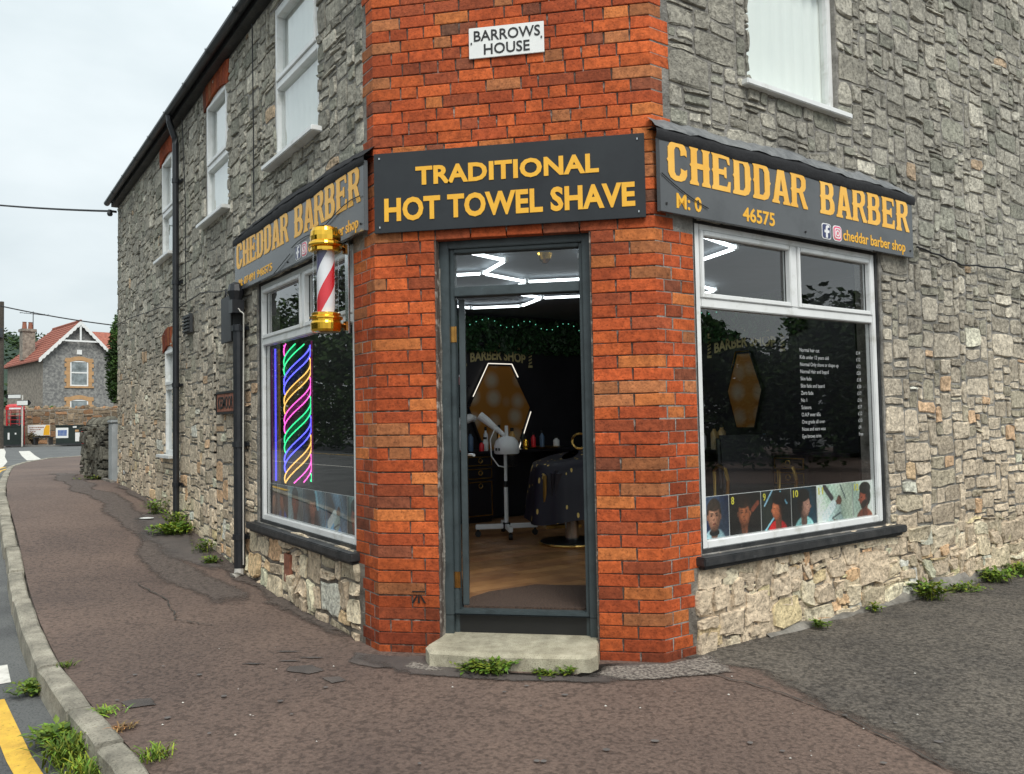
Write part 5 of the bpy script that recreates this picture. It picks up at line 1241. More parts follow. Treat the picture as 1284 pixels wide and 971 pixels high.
# ------------------------------------------------------------------ beyond the shop
YAW = math.radians(10.1)
R0 = Vector((math.cos(YAW), math.sin(YAW), 0)); F0 = Vector((-math.sin(YAW), math.cos(YAW), 0))
def far(px, depth, z=0):
    """a spot in the street, given by bearing and distance from where the photographer stood"""
    p = Vector((CAM.x, CAM.y, 0))+F0*depth+R0*((px-642)/1006*depth); p.z = z; return p
def zf(py, px, depth): return CAM.z+(527-.0187*(px-642)-py)*depth/1006
FA = Fr(far(642, 50), R0, -F0)          # the frontage across the junction, u measured from the camera axis
def fu(px, depth=50): return (px-642)/1006*depth
GZ = .48
def leaf_cloud(m, r, centers, n, size, flat=.5):
    for (c, rad, k) in centers:
        for _ in range(n):
            d = Vector((r.gauss(0, 1), r.gauss(0, 1), r.gauss(0, 1))).normalized()*rad*(r.random()**.45); p = Vector(c)+d
            a = Vector((r.gauss(0, 1), r.gauss(0, 1), r.gauss(0, 1)*flat)).normalized(); b = a.cross(Vector((r.gauss(0, 1), r.gauss(0, 1), r.gauss(0, 1)))).normalized()
            s = size*r.uniform(.6, 1.3); kk = k*r.uniform(.7, 1.3)
            m.quad(p-a*s, p+b*s*.45, p+a*s, p-b*s*.45, c=(kk*r.uniform(.9, 1.15), kk, kk*r.uniform(.8, 1)))
def tree(loc, h, rx, seed, lab, cat='tree', group=None, mat='leaf_dark', n=46, per=75, size=.16, crown0=.3, name='tree', trunk=.16, col=1.0):
    r = random.Random(seed); loc = Vector(loc); t = thing(name, loc, lab, cat, group)
    m = MB(); top = loc+Vector((r.uniform(-.3, .3), r.uniform(-.3, .3), h*.8)); pts = [loc+(top-loc)*q+Vector((r.uniform(-.1, .1), r.uniform(-.1, .1), 0))*(q > 0) for q in (0, .2, .4, .6, .8, 1)]
    m.tube(pts, [trunk*(1.25-q) for q in (0, .2, .4, .6, .8, 1)], 9)
    for k in range(9):
        q = r.uniform(.3, .85); a = r.uniform(0, 6.28); p = loc+(top-loc)*q; L = rx*r.uniform(.5, .85)*(1.1-q*.4)
        m.tube([p, p+Vector((math.cos(a)*L*.5, math.sin(a)*L*.5, L*.35)), p+Vector((math.cos(a)*L, math.sin(a)*L, L*.55))], [trunk*.35, trunk*.22, trunk*.08], 6)
    m.build('trunk', 'bark', t)
    cs = []
    for k in range(n):
        a = r.uniform(0, 6.28); q = r.random(); zz = crown0+(1-crown0)*q; prof = math.sin(math.pi*min(1, (q*.86+.12)))**.7; rr_ = rx*prof*math.sqrt(r.uniform(.15, 1))
        cs.append((loc+Vector((math.cos(a)*rr_, math.sin(a)*rr_, h*zz)), rx*r.uniform(.2, .36), col*r.choice((.55, .8, 1, 1.25, 1.5))))
    m = MB(); leaf_cloud(m, r, cs, per, size); m.build('crown', mat, t, tint=True)
    return t
def bush(loc, rx, h, seed, lab, mat='leaf', n=16, per=60, size=.09, col=1.0, name='bush', group=None):
    r = random.Random(seed); loc = Vector(loc); t = thing(name, loc, lab, 'bush', group)
    m = MB()
    for k in range(6): a = r.uniform(0, 6.28); m.tube([loc, loc+Vector((math.cos(a)*rx*.5, math.sin(a)*rx*.5, h*.6))], [.03, .012], 5)
    m.build('stem', 'bark', t)
    cs = [(loc+Vector((r.uniform(-1, 1)*rx*.75, r.uniform(-1, 1)*rx*.6, h*r.uniform(.25, .85))), rx*r.uniform(.25, .42), col*r.choice((.6, .9, 1.2))) for _ in range(n)]
    m = MB(); leaf_cloud(m, r, cs, per, size); m.build('foliage', mat, t, tint=True)
def plain_tint(r, z, F):
    c = np.array(lin((150, 134, 116)))*r.uniform(.55, 1.2)
    if r.random() < .18: c = c*np.array((1.3, .95, .75))
    return tuple(np.clip(c, .02, .7))
def far_wall():
    t = thing('boundary_wall', far(70, 50, GZ), 'rubble boundary wall across the junction in front of red roofed house', 'wall')
    u0, u1 = fu(-40), fu(175); zt = zf(514, 70, 50)
    m = MB(); m.box(FA, u0, u1, -.4, 0, GZ-.3, zt); core = m.build('wall_core', 'far_stone_warm', t)
    rs = rubble(FA, u0, u1, GZ, zt, [], 71, cell=(.11, .075), tintf=plain_tint, joint=(.008, .02), proud=(.012, .05), amp=.03)
    m = MB(); [m.add(v, f, c) for _, v, f, c in rs]; m.build('rubble_masonry', 'stone', t, tint=True, kind='stuff')
    r = random.Random(3); u = u0
    while u < u1:                       # rough upright coping stones
        w = r.uniform(.14, .34); hh = r.uniform(.10, .30); m = MB(); c = plain_tint(r, 2, FA)
        m.lathe(FA(u+w/2, -.2, zt-.03), [(w*.5, 0), (w*.56, hh*.4), (w*.42, hh*.8), (w*.15, hh)], 7, c=c, sy=1.3); m.build('coping_stone', 'stone', t, tint=True); u += w*.9
    m = MB(); m.box(FA, fu(-60), fu(190), .0, 1.9, GZ-.2, GZ-.02); struct(m.build('far_pavement', 'far_pavement'), 'pale pavement across the junction')
far_wall()
def house():
    z0, ze, za = GZ, 6.75, 9.25; nc = far(53, 57, 0); gx = ((R0+F0)*S).normalized(); go = ((R0-F0)*S).normalized()
    FG = Fr(nc, gx, go); FS = Fr(nc, -go, -gx)     # gable front; side wall runs away to the left
    W, D = 4.75, 9.6
    t = thing('stone_house', nc+Vector((0, 0, z0)), 'stone house with red tiled roof and white scalloped bargeboards', 'house')
    m = MB()
    m.add([FG(0, 0, z0), FG(W, 0, z0), FG(W, 0, ze), FG(W/2, 0, za-.15), FG(0, 0, ze)], [(0, 1, 2, 3, 4)]); m.build('gable_wall', 'far_stone', t)
    m = MB(); m.quad(FS(0, 0, z0), FS(D, 0, z0), FS(D, 0, ze), FS(0, 0, ze)); m.quad(FG(W, 0, z0), FG(W, -D, z0), FG(W, -D, ze), FG(W, 0, ze)); m.quad(FG(0, -D, z0), FG(W, -D, z0), FG(W, -D, ze), FG(0, -D, ze)); m.build('side_wall', 'far_stone_warm', t)
    ov = .35; hz = (za-ze)/(W/2)*ov
    def slab(name, P, mat, th=.12, par=t):
        m = MB(); k = len(P); m.add([Vector(p) for p in P]+[Vector(p)-Vector((0, 0, th)) for p in P], [tuple(range(k)), tuple(range(k, 2*k))]+[(i, (i+1) % k, k+(i+1) % k, k+i) for i in range(k)]); return m.build(name, mat, par)
    rl = slab('roof', [FG(-ov, ov, ze-hz), FG(W/2, ov, za), FG(W/2, -D*.66, za), FG(-ov, -D-.3, ze-hz)], 'roof_tile'); rl['label'] = 'red clay tiled roof slope'
    slab('roof', [FG(W+ov, ov, ze-hz), FG(W/2, ov, za), FG(W/2, -D*.66, za), FG(W+ov, -D-.3, ze-hz)], 'roof_tile')
    slab('roof', [FG(-ov, -D-.3, ze-hz), FG(W/2, -D*.66, za), FG(W+ov, -D-.3, ze-hz)], 'roof_tile')
    # rows of tiles on the slope in view
    for k in range(13):
        q = (k+.5)/13; m = MB(); a = FG(-ov+(W/2+ov)*q, ov, ze-hz+(za-ze+hz)*q+.01); b = FG(-ov+(W/2+ov)*q, -D-.3+(D*.34+.3)*q, ze-hz+(za-ze+hz)*q+.01); m.tube([a, b], .035, 5); m.build('tile_course', 'roof_tile', rl)
    m = MB(); m.tube([FG(W/2, ov, za+.02), FG(W/2, -D*.66, za+.02)], .10, 8); m.build('ridge_tiles', 'roof_tile', t)
    # wing behind
    wz = 8.9
    slab('roof', [FG(W/2, -3.0, wz), FG(W+9, -3.0, wz), FG(W+9, -.2, 6.5), FG(W+.2, -.2, 6.5)], 'roof_tile'); slab('roof', [FG(W/2, -3.0, wz), FG(W+9, -3.0, wz), FG(W+9, -6, 6.5), FG(W/2, -6, 6.5)], 'roof_tile')
    m = MB(); m.box(FG, W, W+9, -5.6, -.5, z0, 6.6); m.build('wing_wall', 'far_stone_warm', t)
    # bargeboards with scallops, collar and king post
    m = MB()
    for s in (-1, 1):
        n = 11; top = [(W/2+s*(W/2+ov)*(1-q/n), ze-hz+(za-ze+hz)*q/n+.03) for q in range(n+1)]; low = []
        for q in range(n):
            (a, b), (c, d) = top[q], top[q+1]
            for k in range(4): f = k/4; low.append((a+(c-a)*f, b+(d-b)*f-.26-.09*math.sin(math.pi*f)))
        low.append((top[-1][0], top[-1][1]-.30))
        m.poly(FG, top+low[::-1], ov+.03, depth=.05)
    m.build('bargeboard', 'white_timber', t)
    m = MB(); zc = ze+(za-ze)*.42; hw_ = (W/2)*(1-.42); m.box(FG, W/2-hw_-.05, W/2+hw_+.05, ov-.06, ov-.01, zc-.08, zc+.04); m.box(FG, W/2-.06, W/2+.06, ov-.06, ov-.012, zc+.041, za-.2); m.build('king_post', 'white_timber', t)
    # windows with buff stone quoins
    for zb, h in ((4.62, 1.72), (2.15, 1.35)):
        u0, u1 = W/2-.62, W/2+.62; r = random.Random(1)
        for s in (0, 1):
            z = zb-.12; k = 0
            while z < zb+h:
                w = (.24, .36)[k % 2]; m = MB(); m.box(FG, (u0-w if s == 0 else u1), (u0 if s == 0 else u1+w), -.02, .05, z, z+.27); m.build('quoin_stone', 'buff', t); z += .275; k += 1
        P = [(u0+(u1-u0)*q/8, zb+h-.10+.14*math.sin(math.pi*q/8)) for q in range(9)]; m = MB(); m.poly(FG, [(u0-.36, zb+h-.06)]+P+[(u1+.36, zb+h-.06), (u1+.3, zb+h+.2)]+[(a, b+.30) for a, b in P[::-1]]+[(u0-.3, zb+h+.2)], .055, depth=.07); m.build('arch_stone', 'buff', t)
        m = MB(); m.box(FG, u0-.36, u1+.36, -.02, .07, zb-.26, zb-.13); m.build('window_sill', 'buff', t)
        m = MB(); bars(m, FG, u0+.01, u1-.01, zb-.12, zb+h, .09, -.02, .03); m.box(FG, u0+.1, u1-.1, -.02, .032, zb+h*.5-.05, zb+h*.5+.05); w = m.build('window', 'white_timber', t)
        for a, b in ((zb-.03, zb+h*.5-.05), (zb+h*.5+.05, zb+h-.09)):
            m = MB(); m.box(FG, u0+.1, u1-.1, -.02, .004, a, b); m.build('pane', 'curtain_reflection_glass', w)
    m = MB(); m.box(FG, W/2-.17, W/2+.17, .0, .06, 6.82, 7.16); m.build('wall_plaque', 'white_timber', t)
    c = FG(.15, -4.6, 0); FCn = Fr(c, gx, go); m = MB(); m.box(FCn, -.42, .42, -.42, .42, 6.6, 8.75); m.box(FCn, -.5, .5, -.5, .5, 8.751, 8.95); ch = m.build('chimney', 'far_stone_warm', t)
    for s in (-.2, .2):
        m = MB(); m.lathe(FCn(s, 0, 8.95), [(.17, 0), (.13, .5), (.16, .55)], 10); m.build('chimney_pot', 'terracotta', ch)
    m = MB(); m.tube([FCn(.3, .3, 8.9), FCn(.3, .3, 10.3)], .03, 5); m.tube([FCn(-.6, .3, 10.15), FCn(1.6, .3, 10.05)], .02, 4); [m.tube([FCn(-.5+.3*k, .0, 10.14), FCn(-.5+.3*k, .6, 10.14)], .015, 4) for k in range(7)]; m.build('aerial', 'cable', ch)
house()
def phone_box():
    F = Fr(far(19, 48.6, GZ-.02), (R0*.88+F0*.47).normalized(), (R0*.47-F0*.88).normalized()); t = thing('phone_box', F(0, 0, 0), 'red telephone box in front of the far stone wall', 'phone box')
    w = .46; m = MB()
    for sx in (-1, 1):
        for so in (-1, 1): m.box(F, sx*w-.06*(sx > 0)-.0*(sx < 0), sx*w+.06*(sx < 0), so*w-.06*(so > 0), so*w+.06*(so < 0), .1, 2.12)
    m.build('corner_post', 'red_paint', t)
    m = MB(); m.box(F, -w-.02, w+.02, -w-.02, w+.02, 0, .11); m.build('plinth', 'red_paint', t)
    m = MB(); m.box(F, -w-.03, w+.03, -w-.03, w+.03, 2.121, 2.34)
    vs = []; n = 6
    for k in range(n+1):
        a = math.pi/2*k/n; rr = (w+.01)*math.cos(a)*.95+.02; vs += [F(sx*rr, so*rr, 2.341+.17*math.sin(a)) for sx, so in ((-1, -1), (1, -1), (1, 1), (-1, 1))]
    m.add(vs, [(4*k+i, 4*k+(i+1) % 4, 4*k+4+(i+1) % 4, 4*k+4+i) for k in range(n) for i in range(4)]+[(4*n, 4*n+1, 4*n+2, 4*n+3)]); rf = m.build('roof', 'red_paint', t)
    m = MB()
    for s in (-1, 1): m.box(F, -.3, .3, s*(w+.035)-.005, s*(w+.035)+.005, 2.17, 2.27); m.box(F, s*(w+.035)-.005, s*(w+.035)+.005, -.3, .3, 2.17, 2.27)
    m.build('opal_panel', 'ink_white', rf)
    for so in (1, -1):
        for ax in (0, 1):
            m = MB(); G = Fr(F.O, F.ux if ax == 0 else F.uo, F.uo if ax == 0 else F.ux)
            for k in range(9): m.box(G, -w+.061, w-.061, so*(w-.035)-.012, so*(w-.035)+.012, .12+.235*k, .15+.235*k)
            for u in (-.22, .22): m.box(G, u-.012, u+.012, so*(w-.035)-.010, so*(w-.035)+.010, .15, 2.10)
            m.build('glazing_bars', 'red_paint', t)
            if so == 1 or ax == 0: MB().quad(G(-w+.06, so*(w-.04), .12), G(w-.06, so*(w-.04), .12), G(w-.06, so*(w-.04), 2.1), G(-w+.06, so*(w-.04), 2.1)).build('pane', 'pane', t)
    m = MB(); m.box(F, -.3, .3, -.38, -.3, .9, 1.8); m.build('telephone_panel', 'box_grey', t)
phone_box()
def cabinet(px0, px1, py0, depth, lab, extra):
    F = Fr(far((px0+px1)/2, depth, GZ-.02), (R0*.97+F0*.24).normalized(), (R0*.24-F0*.97).normalized()); w = (px1-px0)/1006*depth/2*.95; h = zf(py0, px0, depth)-GZ
    t = thing('street_cabinet', F(0, 0, 0), lab, 'cabinet', 'dark street cabinets')
    m = MB(); m.box(F, -w, w, -.25, .25, .08, h-.04); m.build('case', 'dark_green', t, bevel=.01)
    m = MB(); m.box(F, -w-.03, w+.03, -.28, .28, h-.039, h+.03); m.build('lid', 'dark_green', t, bevel=.01)
    m = MB(); m.box(F, -w-.02, w+.02, -.26, .26, 0, .08); m.build('plinth', 'box_grey', t)
    for u, z, dw, dh, mat in extra:
        m = MB(); m.box(F, u*w-dw, u*w+dw, .2501, .262 if mat == 'sticker_blue2' else .257, z*h-dh, z*h+dh); m.build('sticker', mat, t)
M('sticker_blue2', (.06, .12, .34), (.2, .26, .4), scale=9, rough=.5)
M('sticker_blue', (.06, .12, .34), (.2, .26, .4), scale=9, rough=.5)
cabinet(2, 27, 535, 47.2, 'dark green street cabinet in front of the phone box', [(-.15, .5, .05, .2, 'white_board'), (.5, .62, .04, .05, 'white_board')])
cabinet(72, 102, 534, 47.5, 'dark green street cabinet with blue poster beside the far wall', [(-.5, .62, .33, .3, 'white_board'), (-.48, .62, .24, .17, 'sticker_blue2'), (.72, .4, .12, .26, 'white_board'), (.5, .92, .10, .05, 'white_board'), (.68, .72, .10, .06, 'buff')])
def street_bits():
    F = Fr(far(72, 47.2, GZ-.02), (R0*.97+F0*.24).normalized(), (R0*.24-F0*.97).normalized())
    # banner on the wall
    t = thing('banner', FA(fu(49), .1, GZ), 'white and yellow banner tied to the far boundary wall', 'banner')
    u0, u1, z0, z1 = fu(35.5), fu(63.5), zf(547, 49, 50), zf(533.5, 49, 50)
    m = MB(); m.box(FA, u0, u1, .08, .095, z0, z1); m.build('sheet', 'white_board', t)
    m = MB(); m.poly(FA, [(u1-.42, z0+.02), (u1-.02, z0+.02), (u1-.02, z1-.02), (u1-.25, z1-.02), (u1-.38, z0+.4)], .099); m.build('yellow_corner', 'gold_letter', t)
    m = MB(); r = random.Random(4)
    for zz, a, b in ((z1-.16, .10, .95), (z1-.29, .14, .75), (z1-.42, .12, .5)):
        u = u0+a
        while u < u0+b: w = r.uniform(.04, .12); m.box(FA, u, u+w, .0951, .0985, zz-.03, zz+.03); u += w+.03
    m.build('print_bars', 'terracotta', t)
    # direction signs
    t = thing('direction_sign', far(27.5, 46.5, GZ), 'grey post carrying two white direction signs beside the phone box', 'road sign')
    G = Fr(far(27.5, 46.5, 0), R0, -F0); zt = zf(508, 28, 46.5)
    m = MB(); m.tube([G(0, 0, GZ-.05), G(0, 0, zt+.55)], .045, 8); m.build('post', 'pvc_grey', t)
    for a, b, c, d, s in ((9, 26.5, 495, 500.5, -1), (21.5, 36.5, 502.5, 509.5, 1)):
        ua, ub = fu(a, 46.5)-fu(27.5, 46.5), fu(b, 46.5)-fu(27.5, 46.5); zc, zd = zf(d, 28, 46.5), zf(c, 28, 46.5); zm = (zc+zd)/2; e = .14
        P = [(ua, zc), (ub, zc), (ub+e, zm), (ub, zd), (ua, zd)] if s > 0 else [(ua-e, zm), (ua, zc), (ub, zc), (ub, zd), (ua, zd)]
        m = MB(); m.poly(G, P, .075, depth=.02); p = m.build('sign_panel', 'ink_black', t)
        um, k = (ua+ub)/2, .9; m = MB(); Q = [(um+(u-um)*k-.03*s, zm+(z-zm)*.78) for u, z in (P[:2]+P[3:] if s > 0 else P[1:])]; m.poly(G, Q, .079, depth=.003); m.build('panel_face', 'white_board', p)
    # red bin
    t = thing('red_bin', far(108, 47.0, GZ), 'small red ribbed bin beside the far street cabinet', 'bin')
    c = far(108, 47.0, GZ-.02); m = MB(); m.lathe(c, [(.22, 0), (.25, .08), (.27, .5), (.28, .72), (.24, .86), (.1, .92)], 16); m.build('drum', 'red_paint', t)
    m = MB(); m.lathe(c, [(.285, .40), (.285, .46)], 16); m.lathe(c, [(.292, .68), (.292, .72)], 16); m.build('band', 'ink_black', t)
    # bench
    t = thing('bench', far(52, 48.6, GZ), 'low dark bench in front of the banner', 'bench'); B = Fr(far(53, 48.6, GZ-.02), R0, -F0)
    m = MB(); m.box(B, -.5, .6, -.2, .2, .42, .48); m.build('seat', 'box_grey', t); 
    for u in (-.4, .5): m = MB(); m.box(B, u-.04, u+.04, -.18, .18, 0, .42); m.build('leg', 'box_grey', t)
    # pole at the edge of the picture
    t = thing('utility_pole', far(1, 44, GZ), 'dark wooden utility pole at the left edge of the photograph', 'utility pole')
    p = far(.2, 44, GZ-.2); m = MB(); m.tube([p, p+Vector((0, 0, 3)), p+Vector((.03, 0, 8.2))], [.16, .15, .11], 10); m.build('shaft', 'bark', t)
    m = MB(); m.box(Fr(p, R0, -F0), -.16, .16, .1, .3, 6.2, 6.7); m.build('pole_box', 'box_grey', t)
street_bits()
def near_left():
    # low garden wall past the far end of the shop
    t = thing('garden_wall', FL(11.5, -.2, gl(11.5)), 'low rough rubble wall beyond the far end of the shop', 'wall')
    F = Fr(FL(0, .06, 0), FL.ux, FL.uo); u0, u1 = 10.75, 13.6
    m = MB(); m.box(F, u0+.05, u1-.05, -.42, -.04, .3, 1.46); m.build('wall_core', 'mortar', t)
    def gt(r, z, F_): c = np.array(lin((118, 116, 108)))*r.uniform(.5, 1.25); return tuple(c)
    rs = rubble(F, u0, u1, .48, 1.5, [], 5, cell=(.06, .05), tintf=gt, joint=(.006, .016), proud=(.02, .06), amp=.03)
    FE = Fr(F(u0, 0, 0), -FL.uo, -FL.ux); rs += rubble(FE, 0, .46, .48, 1.5, [], 6, cell=(.06, .05), tintf=gt, joint=(.006, .016), proud=(.02, .06), amp=.03)
    FE2 = Fr(F(u1, 0, 0), -FL.uo, FL.ux); rs += rubble(FE2, 0, .46, .48, 1.5, [], 7, cell=(.06, .05), tintf=gt, joint=(.006, .016), proud=(.02, .06), amp=.03)
    m = MB(); [m.add(v, f, c) for _, v, f, c in rs]; m.build('rubble_masonry', 'stone', t, tint=True, kind='stuff')
    r = random.Random(4)
    for k in range(13):
        m = MB(); u = u0+.1+.215*k; m.lathe(F(u, -.22, 1.46), [(.12, 0), (.15, .05), (.12, .12), (.05, .15+r.uniform(-.03, .05))], 7, c=gt(r, 1, F), sy=1.6); m.build('coping_stone', 'stone', t, tint=True)
    t = thing('gate_pier', FL(10.3, -.1, gl(10.3)), 'plain grey concrete gate pier at the far end of the shop', 'gate pier')
    m = MB(); m.box(FL, 10.08, 10.46, -.32, .03, .35, 1.52); m.build('shaft', 'concrete_pier', t, bevel=.015)
    m = MB(); m.box(FL, 10.06, 10.48, -.34, .05, 1.521, 1.57); m.build('cap', 'concrete_pier', t, bevel=.012)
    m = MB(); m.box(FL, LEND+.05, 10.75, .04, .10, .45, .585); m.build('threshold_kerb', 'cement', t)
    # clipped conifer
    c = FL(12.9, -.62, gl(12)); t = thing('clipped_conifer', c, 'tall clipped dark conifer behind the low garden wall', 'tree')
    m = MB(); m.tube([c, c+Vector((0, 0, 1.2)), c+Vector((0, 0, 3.2))], [.12, .1, .04], 8); m.build('trunk', 'bark', t)
    r = random.Random(8); m = MB(); cs = []
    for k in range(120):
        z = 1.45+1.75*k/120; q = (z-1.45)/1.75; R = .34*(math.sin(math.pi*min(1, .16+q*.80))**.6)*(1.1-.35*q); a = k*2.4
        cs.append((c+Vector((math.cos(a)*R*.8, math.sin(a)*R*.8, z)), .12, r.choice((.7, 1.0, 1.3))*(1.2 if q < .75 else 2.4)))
    leaf_cloud(m, r, cs, 90, .035); m.build('crown', 'leaf_dark', t, tint=True)
near_left()
# greenery around the far house
bush(far(52, 52, 1.1), 1.25, 1.9, 3, 'yellow green shrub growing behind the far wall beside the house', col=1.1, n=20, per=70, size=.12)
bush(far(70, 52.3, 1.0), .7, 1.7, 4, 'dark green shrub behind the far wall in front of the gable', mat='leaf_dark', n=12, per=60, size=.11, col=1.6)
bush(far(118, 52, 1.0), .9, 1.6, 5, 'green shrub behind the far wall right of the gable windows', mat='leaf_dark', n=12, per=60, size=.11, col=1.8)
bush(far(41, 49.3, GZ), .45, .75, 6, 'dry brown shrub below the banner', mat='dry_leaf', n=10, per=50, size=.08)

def hill():
    m = MB(); n = 60; vs = []; r = random.Random(2)
    for k in range(n+1):
        px = -700+1500*k/n; top = 62+26*math.sin(k*.35+4.1)+r.uniform(-2, 2)
        for j, (d, f) in enumerate(((300, 0), (340, .35), (390, .7), (440, 1), (520, 1.05), (700, .8))):
            vs.append(far(px, d, -1+top*f*.62+r.uniform(-1.5, 1.5)*(j > 0)))
    m.add(vs, [(6*k+j, 6*k+j+1, 6*k+7+j, 6*k+6+j) for k in range(n) for j in range(5)])
    struct(m.build('hill', 'hill_green'), 'wooded hillside behind the far house')
    # tree tops on the hillside: one mass
    m = MB(); cs = []
    for k in range(300):
        px = r.uniform(-140, 160); d = r.uniform(300, 430); f = (d-300)/140
        kk = (px+700)/1500*60; top = 62+26*math.sin(kk*.35+4.1)
        cs.append((far(px, d, -1+top*f*.62+r.uniform(1, 4)), r.uniform(3, 6), r.choice((.5, .7, .9, 1.1))))
    leaf_cloud(m, r, cs, 26, 1.3); tag(m.build('hillside_wood', 'leaf_dark', tint=True, kind='stuff'), 'far wooded hillside of dark green trees behind the house', 'wood')
hill()
def cables():
    def span(a, b, sag, rad, lab):
        a, b = Vector(a), Vector(b); m = MB(); m.tube([a.lerp(b, k/24)-Vector((0, 0, sag*4*(k/24)*(1-k/24))) for k in range(25)], rad, 5)
        tag(m.build('overhead_cable', 'cable'), lab, 'cable', 'overhead cables')
    e = FL(LEND, .12, 4.98); span(e, far(-160, 21, zf(232, -160, 21)), .12, .018, 'upper overhead cable running from the shop eaves')
    span(far(150, 38, zf(409, 150, 38)), far(-120, 38, zf(352, -120, 38)), .25, .03, 'lower overhead cable crossing above the red roofed house')
    m = MB(); m.tube([FL(LEND, .02, 4.98), FL(LEND, .12, 4.98)], .02, 6); m.lathe(FL(LEND, .12, 4.9), [(.03, 0), (.045, .03), (.03, .1)], 8); m.build('cable_bracket', 'box_grey', SHOP)
cables()

# trees and houses across the streets, seen in the shop glass
TG = 'trees across the streets'
for i, (x, y, h, rx, lab) in enumerate(((25, 1.5, 4.5, 2.8, 'nearest the corner'), (27, 6.6, 5.4, 3.2, 'beside the dark roofed house'), (26, -4.5, 4.4, 2.8, 'right of the dark roofed house'), (30, 16.5, 6.0, 3.4, 'farthest along the side street'))):
    tree((x, y, -.1), h, rx, 40+i, 'broad leafy tree across the side street '+lab, group=TG, n=64, per=150, size=.18, crown0=.06)
ML = ('opposite the shop door', 'opposite the left shop window', 'opposite the downpipe', 'opposite the gate pier', 'opposite the garden wall', 'just before the junction', 'at the junction', 'past the junction', 'farthest along')
for i, (s, n, h, rx) in enumerate(((1, 13, 6.6, 3.0), (7, 12.6, 7.4, 3.2), (13, 13, 6.4, 3.2), (19, 12.4, 7.6, 3.4), (25, 13, 7.0, 3.4), (31, 12.6, 8.0, 3.6), (38, 13, 7.2, 3.6), (45, 12.6, 8.4, 3.8), (53, 13, 8.0, 4.0))):
    x, y = XY(s, n); tree((x, y, gz(x, y)-.1), h, rx, 60+i, 'broad leafy tree across the main road '+ML[i], group=TG, n=54, per=90, size=.17, crown0=.06)
def across():
    m = MB(); r = random.Random(6); cs = []
    for k in range(240):
        s = r.uniform(-6, 58); x, y = XY(s, 9.8+r.uniform(-.4, .4)); cs.append((Vector((x, y, gz(x, y)+r.uniform(.2, 2.4))), .6, r.choice((.6, .9, 1.2))))
    leaf_cloud(m, r, cs, 110, .10); tag(m.build('hedge', 'leaf_dark', tint=True, kind='stuff'), 'long dark hedge across the main road', 'hedge')
    m = MB(); cs = []
    for k in range(260):
        y = r.uniform(-14, 24); cs.append((Vector((19+r.uniform(-.5, .5), y, r.uniform(.2, 3.3))), .7, r.choice((.6, .9, 1.2))))
    leaf_cloud(m, r, cs, 110, .10); tag(m.build('hedge', 'leaf_dark', tint=True, kind='stuff'), 'dark hedge across the side street', 'hedge')
    t = thing('gabled_house', (31, 12, 0), 'dark roofed house among the trees across the side street', 'house')
    m = MB(); m.wbox(28.5, 35, 8.5, 15.5, -.2, 3.9); m.build('walls', 'far_stone', t)
    m = MB(); m.add([(28.2, 8.2, 3.8), (28.2, 15.8, 3.8), (28.2, 12, 6.3), (35.3, 8.2, 3.8), (35.3, 15.8, 3.8), (35.3, 12, 6.3)], [(0, 1, 2), (3, 4, 5), (0, 2, 5, 3), (1, 2, 5, 4), (0, 1, 4, 3)]); m.build('roof', 'slate', t)
across()

# ------------------------------------------------------------------ weeds
def weed(name, loc, R, h, n, seed, lab, wid=.012, col=1.0, mat='leaf', grass=False, group=None, cat='weed', oriented=None):
    r = random.Random(seed); loc = Vector(loc); m = MB(); R *= .66; h *= .54; wid *= .66; col *= 1.15
    for k in range(n):
        a = r.uniform(0, 6.28) if oriented is None else oriented+r.gauss(0, .9); b0 = loc+Vector((r.gauss(0, R*.35), r.gauss(0, R*.35), 0)); L = h*r.uniform(.5, 1.15); sp = R*r.uniform(.25, .9)
        d = Vector((math.cos(a), math.sin(a), 0)); sd = Vector((-d.y, d.x, 0)); kk = col*r.uniform(.45, 1.5); yl = r.random()**3; c = (kk*(r.uniform(.9, 1.35)+1.3*yl), kk*(1+.25*yl), kk*.8)
        p = [b0, b0+d*sp*.4+Vector((0, 0, L*.65)), b0+d*sp*.8+Vector((0, 0, L*.9)), b0+d*sp*1.15+Vector((0, 0, L*.75))]
        if grass:
            w = wid*.4; m.add([p[0]-sd*w, p[0]+sd*w, p[1]+sd*w, p[1]-sd*w, p[2]+sd*w*.7, p[2]-sd*w*.7, p[3]], [(0, 1, 2, 3), (3, 2, 4, 5), (5, 4, 6)], c)
        else:
            m.add([p[0]-sd*.0015, p[0]+sd*.0015, p[1]+sd*.0015, p[1]-sd*.0015], [(0, 1, 2, 3)], c)
            for q in range(4):           # leaflets along the stalk
                t = .35+.65*q/3; o = (p[0].lerp(p[1], min(1, t*1.6)) if t < .6 else p[1].lerp(p[3], (t-.6)/.4)); e = (d*r.uniform(.2, 1)+sd*r.uniform(-1, 1)+Vector((0, 0, r.uniform(-.2, .6)))).normalized(); s2 = e.cross(Vector((0, 0, 1))).normalized(); w = wid*r.uniform(.7, 1.5)
                m.add([o, o+e*w*1.4+s2*w*.8, o+e*w*3.0+Vector((0, 0, -.2*w)), o+e*w*1.4-s2*w*.8], [(0, 1, 2, 3)], c)
    return tag(m.build(name, mat, tint=True), lab, cat, group)
